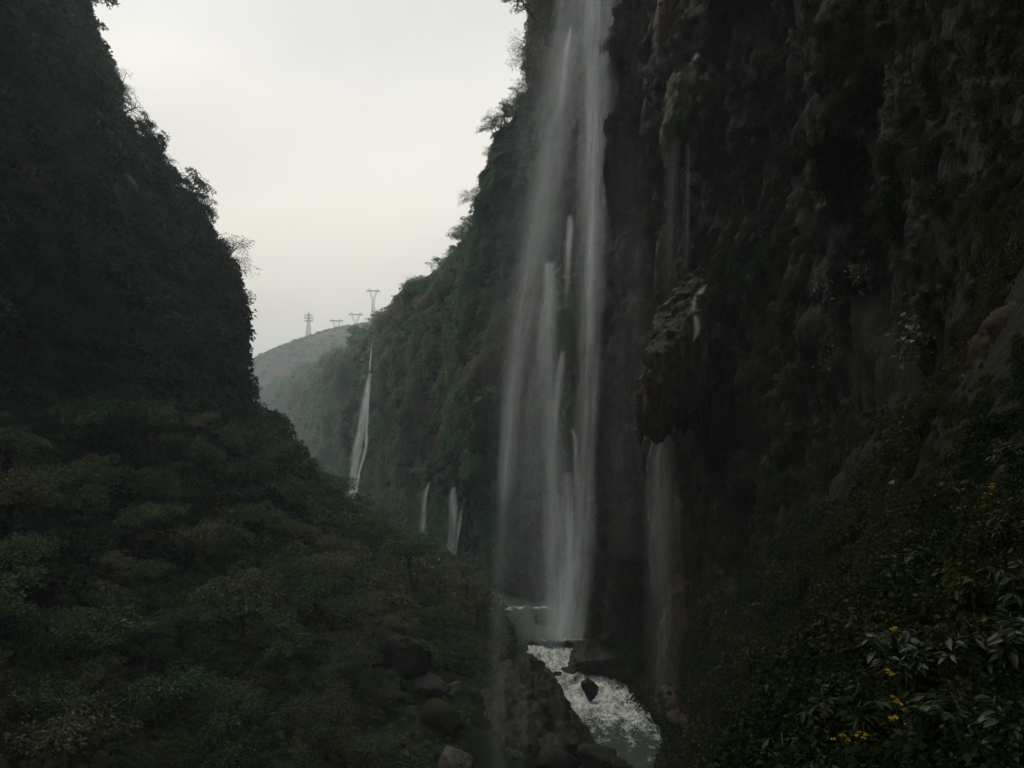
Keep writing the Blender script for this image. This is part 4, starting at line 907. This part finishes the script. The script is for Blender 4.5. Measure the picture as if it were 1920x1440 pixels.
def fall(name, path, seed, layers=3, mat=None, thick=2.0, parent=None, nx=36, ny=260, sway=0.5):
    """several rippling sheets of drops one behind the other; path: (px, py, Y, width px, density)"""
    A = np.array([(*P(a, b, Y), w_ * Y / FPX, dn) for a, b, Y, w_, dn in path])
    t = np.r_[0, np.cumsum(np.linalg.norm(np.diff(A[:, :3], axis=0), axis=1))]
    ny = int(np.clip(t[-1] / 0.5, 24, ny)); tv = np.linspace(0, t[-1], ny); R = hermite(t, A, tv)
    u = np.linspace(-1, 1, nx)
    VV, FF, UU, DD, EE = [], [], [], [], []; k0 = 0
    for l in range(layers):
        q = np.stack([u[None, :] * R[:, 3, None] * .5 + 0 * tv[:, None], tv[:, None] * .06 + 0 * u, 0 * u + seed * 7.1 + l * 3.3 + 0 * tv[:, None]], 2)
        off = (fbm(q * np.array([.5, 1, 1]), 3, seed + l) - .5)
        wob = (fbm(np.stack([tv * .05, tv * 0, tv * 0 + seed + l * 5.5], 1), 2, seed + 20 + l) - .5) * sway
        ws = 1 + .25 * (fbm(np.stack([tv * .08, tv * 0 + 4, tv * 0 + seed + l], 1), 2, seed + 30 + l) - .5)
        X = R[:, 0, None] + (u[None, :] * R[:, 3, None] * .5 * ws[:, None] * (1 - .12 * l)) + wob[:, None] * R[:, 3, None] * .6
        Yy = R[:, 1, None] + off * thick * 2 + (l - layers / 2) * thick * .6 + thick * .5 * np.cos(u * 1.6)[None, :] * -1
        Z = R[:, 2, None] + 0 * u[None, :]
        VV.append(np.stack([X, Yy, Z], 2).reshape(-1, 3)); FF.append(grid_faces(ny, nx) + k0); k0 += ny * nx
        UU.append(np.stack([u[None, :] * R[:, 3, None] * .5 + 11.7 * l + seed, tv[:, None] + 0 * u + 31 * l], 2).reshape(-1, 2))
        e_ = np.clip(1 - np.abs(u) ** 1.6, 0, 1)[None, :] ** 1.3 * np.ones((ny, 1)); e_[:2] = 0; e_[-2:] *= .3
        EE.append(e_.ravel()); DD.append((R[:, 4, None] + 0 * u).ravel())
    V = np.vstack(VV); org = V[:nx].mean(0)
    me = mesh_from(name, V - org, np.vstack(FF), mat or M_veil, attrs={'dens': np.hstack(DD), 'edge': np.hstack(EE)}, uv=np.vstack(UU))
    o = link(name, me, loc=org)
    return o
mound_G = tuf[2][1]
def cling(pts, G, off=.25):
    V = np.concatenate([G, G[:, :1]], 1); B_ = BVHTree.FromPolygons([Vector(v) for v in V.reshape(-1, 3).tolist()], grid_faces(*V.shape[:2]).tolist()); out_ = []
    Yd = G[..., 1].mean()
    for a, b, Y, w_, dn in pts:
        q = B_.ray_cast(Vector((0, 0, 0)), ray(a, b), 400); Yy = q[0].y - off if q[0] is not None else (out_[-1][2] if out_ else G[..., 1].min())
        out_.append((a, b, Yy, w_, dn))
    return out_
def W(label, streams, group='waterfalls of the gorge', **kw):
    """a waterfall: an Empty at its lip with one child mesh for each stream; one stream alone is the thing itself"""
    if len(streams) == 1: return tag(fall('waterfall', streams[0][0], streams[0][1], **{**kw, **(streams[0][2] if len(streams[0]) > 2 else {})}), label, 'waterfall', group)
    p0 = streams[0][0][0]; e = empty('waterfall', P(*p0[:3])); tag(e, label, 'waterfall', group)
    for st_ in streams:
        o = fall('stream', st_[0], st_[1], **{**kw, **(st_[2] if len(st_) > 2 else {})}); o.location = o.location - e.location; o.parent = e
    return e
W('tall misty waterfall landing in the pool, rightmost of the great veils', [
  ([(1122, -200, 112, 84, .42), (1120, 0, 114, 90, .44), (1117, 200, 117, 84, .40), (1112, 400, 121, 74, .36), (1105, 600, 126, 62, .30), (1098, 800, 132, 60, .26), (1090, 950, 137, 66, .32), (1078, 1080, 143, 76, .40), (1064, 1200, 149, 92, .5)], 1),
  ([(1062, 1090, 151, 60, .03), (1060, 1150, 151, 120, .10), (1058, 1185, 151, 165, .20), (1056, 1203, 151, 190, .30)], 40, dict(layers=4, thick=1.8)),
  ([(1110, -200, 111, 30, .35), (1109, 0, 113, 32, .4), (1108, 250, 117, 34, .42), (1104, 450, 121, 32, .35), (1100, 650, 126, 26, .2)], 2, dict(layers=2))], thick=1.6)
W('veil falling from a ledge and down the middle of the wet wall', [
  ([(1030, 486, 143, 26, .55), (1030, 540, 143, 42, .5), (1026, 640, 143, 50, .32), (1030, 780, 143, 56, .26), (1038, 920, 143, 66, .28), (1046, 1060, 146, 76, .34), (1056, 1198, 151, 90, .42)], 3),
  ([(1062, 880, 149, 24, .3), (1066, 980, 147, 26, .7), (1068, 1080, 147, 22, .7), (1070, 1190, 149, 26, .6)], 4, dict(layers=2))], thick=1.5)
W('long drifting waterfall blown to the left, nearest of the great veils', [
  ([(1078, -200, 110, 90, .28), (1068, 0, 108, 92, .30), (1052, 160, 107, 84, .30), (1030, 300, 106, 78, .30), (1004, 440, 104, 80, .32), (980, 560, 102, 72, .26), (964, 680, 100, 56, .28), (955, 800, 98, 48, .32), (951, 880, 97, 42, .42), (948, 950, 96, 44, .16), (942, 1050, 94, 46, .12), (934, 1180, 92, 50, .085), (932, 1320, 90, 54, .075), (930, 1500, 88, 60, .06)], 5),
  ([(1071, 50, 110, 8, .6), (1062, 90, 110, 16, .7), (1056, 140, 110, 18, .4), (1050, 220, 110, 16, .12)], 6, dict(layers=2, mat=M_thread)),
  ([(1014, 560, 104, 46, .1), (1002, 700, 103, 44, .14), (994, 850, 102, 40, .10), (990, 1000, 102, 40, .03)], 7, dict(layers=2))], thick=1.6)
W('broad faint curtain of drops spread behind the great veils', [([(1060, 60, 138, 140, .14), (1036, 300, 140, 220, .10), (1018, 500, 142, 270, .09), (1010, 700, 144, 270, .08), (1014, 900, 147, 230, .08), (1024, 1100, 151, 180, .09), (1040, 1190, 153, 150, .12)], 8, dict(layers=3, thick=1.5))])
W('bright white thread of water below the dark ledge in the great veils', [([(1068, 396, 136, 12, .4), (1067, 425, 136, 20, .7), (1064, 480, 137, 19, .55), (1062, 530, 137, 16, .25), (1060, 590, 137, 12, 0)], 9, dict(layers=2, mat=M_thread, thick=.4, nx=14))])
W('bright white thread pouring from under the undercut mossy mound', [([(1054, 650, 140, 14, .3), (1050, 685, 140, 20, .6), (1045, 740, 140, 17, .4), (1041, 790, 140, 10, .3), (1040, 850, 140, 10, 0)], 10, dict(layers=2, mat=M_thread, thick=.4, nx=14))])
W('short curved white spout low on the right of the great veils', [([(1070, 798, 138, 12, .3), (1078, 822, 138, 12, .5), (1079, 860, 138, 10, .4), (1077, 920, 138, 10, 0)], 11, dict(layers=2, mat=M_thread, thick=.3, nx=12))])
W('faint line of drops falling past the rocks at the bottom, left of two', [([(984, 1120, 96, 26, .02), (978, 1260, 94, 34, .06), (974, 1380, 92, 38, .065), (972, 1500, 90, 42, .05)], 12, dict(layers=2, thick=.8))])
W('faint line of drops falling past the big slab, right of two', [([(1052, 1150, 98, 22, .01), (1050, 1300, 96, 30, .05), (1050, 1400, 94, 34, .065), (1050, 1500, 92, 36, .05)], 13, dict(layers=2, thick=.8))])
W('distant white waterfall splitting in two down the gorge wall', [
  ([(695, 696, 355, 8, .35), (689, 735, 352, 14, .9), (680, 790, 349, 17, .85), (672, 840, 346, 21, .8), (664, 890, 343, 19, .85), (657, 965, 340, 20, .95)], 14, dict(thick=2, nx=26)),
  ([(692, 715, 354, 4, .9), (689, 780, 351, 7, .9), (684, 850, 348, 7, 1.0), (674, 885, 345, 6, 1.1), (666, 930, 342, 6, 1.1), (662, 965, 340, 6, 1.0)], 15, dict(thick=2, nx=14))], mat=M_thread, layers=2)
W('thin thread of water above the distant white waterfall', [([(698, 640, 372, 3, .8), (696, 665, 370, 5, .9), (693, 698, 360, 4, .6)], 16, dict(layers=2, mat=M_thread, thick=1, nx=10))])
W('left one of two thin waterfalls beyond the slope crest', [([(806, 900, 222, 6, .2), (798, 925, 222, 12, .5), (795, 970, 222, 17, .38), (792, 1040, 222, 24, .2)], 17, dict(layers=2, mat=M_thread, thick=1, nx=16))])
W('right one of two thin waterfalls, pouring off a small dark ledge', [
  ([(852, 908, 208, 8, .3), (848, 930, 208, 20, .6), (850, 975, 208, 22, .4), (846, 1030, 207, 18, .45), (848, 1080, 206, 26, .5)], 18, dict(nx=18)),
  ([(866, 950, 208, 8, .2), (862, 980, 208, 10, .4), (855, 1020, 208, 10, .25), (850, 1060, 208, 10, .1)], 19, dict(nx=12))], mat=M_thread, layers=2, thick=1)
W('faint trickle high on the gorge wall left of the great veils', [([(843, 615, 262, 3, .6), (839, 640, 262, 6, .8), (836, 665, 261, 8, .5), (834, 700, 261, 10, .25)], 20, dict(layers=2, mat=M_thread, thick=1, nx=12))])
W('faint streak of water left of the high trickle on the gorge wall', [([(802, 640, 284, 5, .3), (800, 690, 284, 8, .45), (798, 740, 284, 10, .25)], 21, dict(layers=2, mat=M_thread, thick=1, nx=12))])
W('tiny waterfall at the foot of the farthest wall', [([(547, 780, 480, 3, .5), (541, 815, 470, 5, .7), (536, 850, 460, 8, .8)], 22, dict(layers=2, mat=M_thread, thick=1, nx=10))])
W('tiny bright spurt left of the tiny waterfall at the far wall', [([(526, 812, 500, 4, 1.2), (524, 826, 495, 4, 1.0)], 23, dict(layers=2, mat=M_thread, thick=1, nx=10))])
W('thin drips falling from the mossy mound past the dark wall', [([(1264, 250, 78, 26, .06), (1258, 340, 78, 34, .10), (1252, 480, 78, 34, .09), (1250, 600, 78, 30, .03)], 24, dict(layers=2, thick=.8)), ([(1288, 260, 76, 12, .05), (1286, 400, 76, 16, .08), (1284, 520, 76, 16, .04)], 25, dict(layers=2, thick=.8))])
W('small splashing spring on top of the mossy mound', [(cling([(1340, 84, 96, 14, .7), (1322, 96, 95.5, 26, 1.3), (1308, 106, 95.5, 18, 1.1), (1298, 118, 95.5, 8, .3)], mound_G), 26, dict(layers=2, mat=M_thread, thick=.5, nx=16))])
W('thin white water running over the long brown snout', [(cling([(1330, 525, 95, 12, .5), (1312, 550, 94.4, 22, .8), (1300, 575, 94, 16, .4), (1306, 615, 93.6, 16, .6), (1296, 650, 93.2, 8, .2)], GS, .12), 27, dict(layers=2, mat=M_thread, thick=.3, nx=16))])
W('wide pale sheet of drops in front of the pale pillar', [([(1236, 800, 96, 50, .06), (1236, 920, 96, 76, .10), (1238, 1060, 96, 80, .08), (1240, 1200, 96, 84, .06), (1240, 1340, 96, 80, .03)], 28, dict(layers=3, thick=1))])
W('broad dim shower of drops between the veils and the brown snout', [([(1180, 250, 108, 110, .02), (1180, 500, 108, 120, .05), (1178, 800, 110, 120, .05), (1176, 1050, 112, 110, .03)], 29, dict(layers=2, thick=1.5))])

# ------------------------------------------------------------------ plants close to the camera
def leafy_plant(label, px, py, h, seed, flowers=0, leafL=.13, cat='shrub', nst=13, spreadr=.35, group=None, mat=None):
    q = hit(px, py, 'R')
    rg = np.random.default_rng(seed); loc = q[0]
    e = empty('leafy_shrub' if not flowers else 'flowering_plant', loc); tag(e, label, cat, group)
    st_, Cn, Dr, tips = [], [], [], []
    for i in range(nst):
        a = rg.uniform(0, 2 * math.pi); r = spreadr * rg.uniform(.2, 1); hh = h * rg.uniform(.6, 1.1)
        pts_ = [np.array([math.cos(a) * r * t ** 1.4 + .02 * math.sin(7 * t + i), math.sin(a) * r * t ** 1.4, -.15 + (hh + .15) * t - .18 * hh * t ** 4]) for t in np.linspace(0, 1, 9)]
        st_.append(tube(pts_, np.linspace(.009, .003, 9), 5)); tips.append(pts_[-1])
        for k in range(60):
            t = rg.uniform(.12, 1) ** .7; x = t * 8; b = int(min(7, x)); p_ = pts_[b] + (pts_[b + 1] - pts_[b]) * (x - b)
            aa = k * 2.4 + rg.uniform(-.3, .3); Cn.append(p_); Dr.append((math.cos(aa), math.sin(aa), rg.uniform(-.55, .35)))
    V, F = join(st_); link('stem', mesh_from('stem', V, F, M_stem), e)
    # real leaf blades: six-vertex folded ellipse
    Cn = np.array(Cn); D_ = np.array(Dr); D_ /= np.linalg.norm(D_, axis=1, keepdims=True); n_ = len(Cn)
    s_ = np.cross(D_, [0, 0, 1.0]); s_ /= np.linalg.norm(s_, axis=1, keepdims=True) + 1e-9
    tw = rg.normal(0, .5, (n_, 1)); u_ = np.cross(s_, D_); s2 = s_ * np.cos(tw) + u_ * np.sin(tw); u2 = np.cross(s2, D_)
    Ln = leafL * .68 * rg.uniform(.5, 1.25, (n_, 1)); Wd = Ln * rg.uniform(.16, .24, (n_, 1))
    A0 = Cn + D_ * Ln * .12
    cols_ = []
    for t, wf, dz in ((0, 0.08, 0), (.25, .8, .04), (.5, 1, .05), (.78, .62, 0), (1, .02, -.1)):
        m_ = A0 + D_ * Ln * t - np.array([0, 0, 1]) * Ln * .28 * t * t
        cols_.append([m_ - s2 * Wd * wf + u2 * Wd * .35 * wf, m_, m_ + s2 * Wd * wf + u2 * Wd * .35 * wf])
    V = np.array(cols_).transpose(2, 0, 1, 3).reshape(-1, 3)     # leaf, row, col
    base = np.array([[r_ * 3 + c_, r_ * 3 + c_ + 1, (r_ + 1) * 3 + c_ + 1, (r_ + 1) * 3 + c_] for r_ in range(4) for c_ in range(2)])
    F = (np.arange(n_)[:, None, None] * 15 + base[None]).reshape(-1, 4)
    link('foliage', mesh_from('foliage', V, F, mat or M_leaf_glossy), e)
    for k in range(flowers):
        tip = tips[k % len(tips)] + np.array([rg.uniform(-.03, .03), -.03, .05 + .03 * rg.random()]); P_ = [tube([tips[k % len(tips)], tip], [.003, .002], 4)]
        pv = []
        for q_ in range(5):
            c = tip + rg.normal(0, .018, 3)
            d_ = sph(14, rg); d_[:, 2] = np.abs(d_[:, 2]); pv.append(leaves(c + d_ * .002, d_, .016, .009, rg=rg))
        V, F = join(pv); f = link('flower', mesh_from('flower', V, F, M_yellow, smooth=False), e)
        V, F = P_[0]; link('flower_stalk', mesh_from('flower_stalk', V, F, M_stem), f)
    return e
NG = 'leafy shrubs close to the camera'
near_list = [
 ('big glossy-leaved shrub at the right edge above the bottom corner', 1885, 1290, .5, 1, 0, .15), ('glossy-leaved shrub filling the bottom right corner', 1870, 1425, .34, 2, 0, .13),
 ('long-leaved shrub left of the corner shrub at the bottom', 1740, 1430, .42, 3, 0, .13), ('shrub with pale hanging leaves above the flowering weeds', 1700, 1300, .5, 4, 0, .13),
 ('bright green shrub at the right edge below the brown outcrop', 1900, 1060, .5, 5, 0, .11), ('topmost green shrub at the right edge against the brown outcrop', 1905, 900, .5, 6, 0, .10),
 ('dark shrub between the bright green one and the big glossy one', 1830, 1160, .45, 7, 0, .11), ('small-leaved shrub left of the brown outcrop foot', 1810, 960, .4, 8, 0, .09),
 ('low shrub spreading at the bottom left of the flowering weeds', 1580, 1420, .45, 9, 0, .11), ('shrub with light leaf tips in the middle of the right slope', 1620, 1250, .5, 10, 0, .11),
 ('shrub under the small pale rock on the right slope', 1730, 1100, .4, 11, 0, .09), ('shrub at the very edge beside the bright green one', 1925, 1180, .5, 12, 0, .13)]
for lb, px, py, h, sd_, fl, ll in near_list:
    leafy_plant(lb, px, py, h, 200 + sd_, fl, ll, group=NG, mat=M_leaf_glossy if sd_ not in (3, 7, 9, 10) else M_leaf_near)
FG = 'yellow-flowered weeds on the right slope'
for i, (lb, px, py, fl) in enumerate([
 ('weed with two yellow flower heads just under the brown outcrop', 1850, 985, 2), ('weed with a yellow flower head left of the outcrop foot', 1812, 1010, 2), ('weed with a yellow head over the middle of the right slope shrubs', 1815, 1060, 1),
 ('weed with a yellow flower head beside the pale hanging leaves', 1672, 1275, 1), ('weed with a small yellow head under the pale hanging leaves', 1692, 1335, 1), ('weed with bright yellow heads low on the right slope', 1684, 1410, 2),
 ('weed with yellow flowers at the lower right of the other weeds', 1700, 1450, 2), ('weed with a yellow flower cluster at the bottom edge of the photo', 1612, 1480, 2)]):
    leafy_plant(lb, px, py, .34, 300 + i, fl, .07, 'weed', 4, .12, FG, M_leaf_near)

# vines hanging on the dark wall, with sparse pale leaves
def vine(label, px0, py0, px1, py1, seed, w_px):
    rg = np.random.default_rng(seed); q = hit(px0, py0, 'R'); Y = q[0].y - 1.0
    top = np.array(P(px0, py0, Y)); e = empty('hanging_vine', top); tag(e, label, 'vine', 'vines hanging on the dark right wall')
    bot = np.array(P(px1, py1, Y)) - top; st_, Cn = [], []
    for i in range(4):
        ox = rg.uniform(-.5, .5) * w_px * Y / FPX
        pts_ = [bot * t * rg.uniform(.9, 1) + np.array([ox * (0.3 + t) + .3 * math.sin(t * 9 + i), .3 * math.sin(t * 7 + 2 * i), 0]) for t in np.linspace(0, 1, 14)]
        st_.append(tube(pts_, .025, 4))
        for k in range(60):
            p_ = pts_[rg.integers(0, 14)]; 
            if rg.random() < .75: Cn.append(p_ + rg.normal(0, .24, 3))
    V, F = join(st_); link('stem', mesh_from('stem', V, F, M_bark), e)
    Cn = np.array(Cn); d_ = sph(len(Cn), rg); d_[:, 2] = -np.abs(d_[:, 2]) * .6; V, F = leaves(Cn, d_, .26, .16, rg=rg)
    link('foliage', mesh_from('foliage', V, F, M_leaf_grey, smooth=False), e)
vine('long hanging vine with pale leaves in the middle of the dark wall', 1545, 500, 1580, 700, 1, 60)
vine('short pale-leaved vine right of the long one', 1720, 600, 1735, 668, 2, 50)
vine('thin vine with pale leaves branching right above the long one', 1600, 500, 1660, 545, 3, 40)

# ------------------------------------------------------------------ spray and haze
def vol_mat(name, dens, col):
    m, nt = newmat(name); v = N(nt, 'ShaderNodeVolumePrincipled'); v.inputs['Density'].default_value = dens; v.inputs['Color'].default_value = (*col, 1); v.inputs['Anisotropy'].default_value = 0.2
    o = N(nt, 'ShaderNodeOutputMaterial'); nt.links.new(v.outputs[0], o.inputs['Volume']); return m
def mist(name, prof, dens):
    A = np.array([(*P(a, b, Y), hw, hd) for a, b, Y, hw, hd in prof]); t = np.arange(len(A)); R = hermite(t.astype(float), A, np.linspace(0, len(A) - 1, 40))
    th = np.linspace(0, 2 * math.pi, 32, endpoint=False); R[:, 3:] = np.maximum(R[:, 3:], .01)
    G = np.stack([R[:, 0, None] + R[:, 3, None] * np.cos(th), R[:, 1, None] + R[:, 4, None] * np.sin(th), R[:, 2, None] + 0 * th], 2)
    F = [(i * 32 + j, i * 32 + (j + 1) % 32, (i + 1) * 32 + (j + 1) % 32, (i + 1) * 32 + j) for i in range(39) for j in range(32)]
    o = link(name, mesh_from(name, G.reshape(-1, 3), F, vol_mat(name, dens, (0.99, 0.99, 0.97)))); tag(o, kind='stuff'); return o
hz = bmesh.new(); bmesh.ops.create_cube(hz, size=1)
for v in hz.verts: v.co = ((v.co.x) * 3100, 1100 + v.co.y * 3100, -46 + (v.co.z + .5) * 246)
me = bpy.data.meshes.new('haze'); hz.to_mesh(me); hz.free(); me.materials.append(vol_mat('haze', 0.00034, (0.84, 0.94, 1.0)))
tag(link('haze', me), kind='stuff')
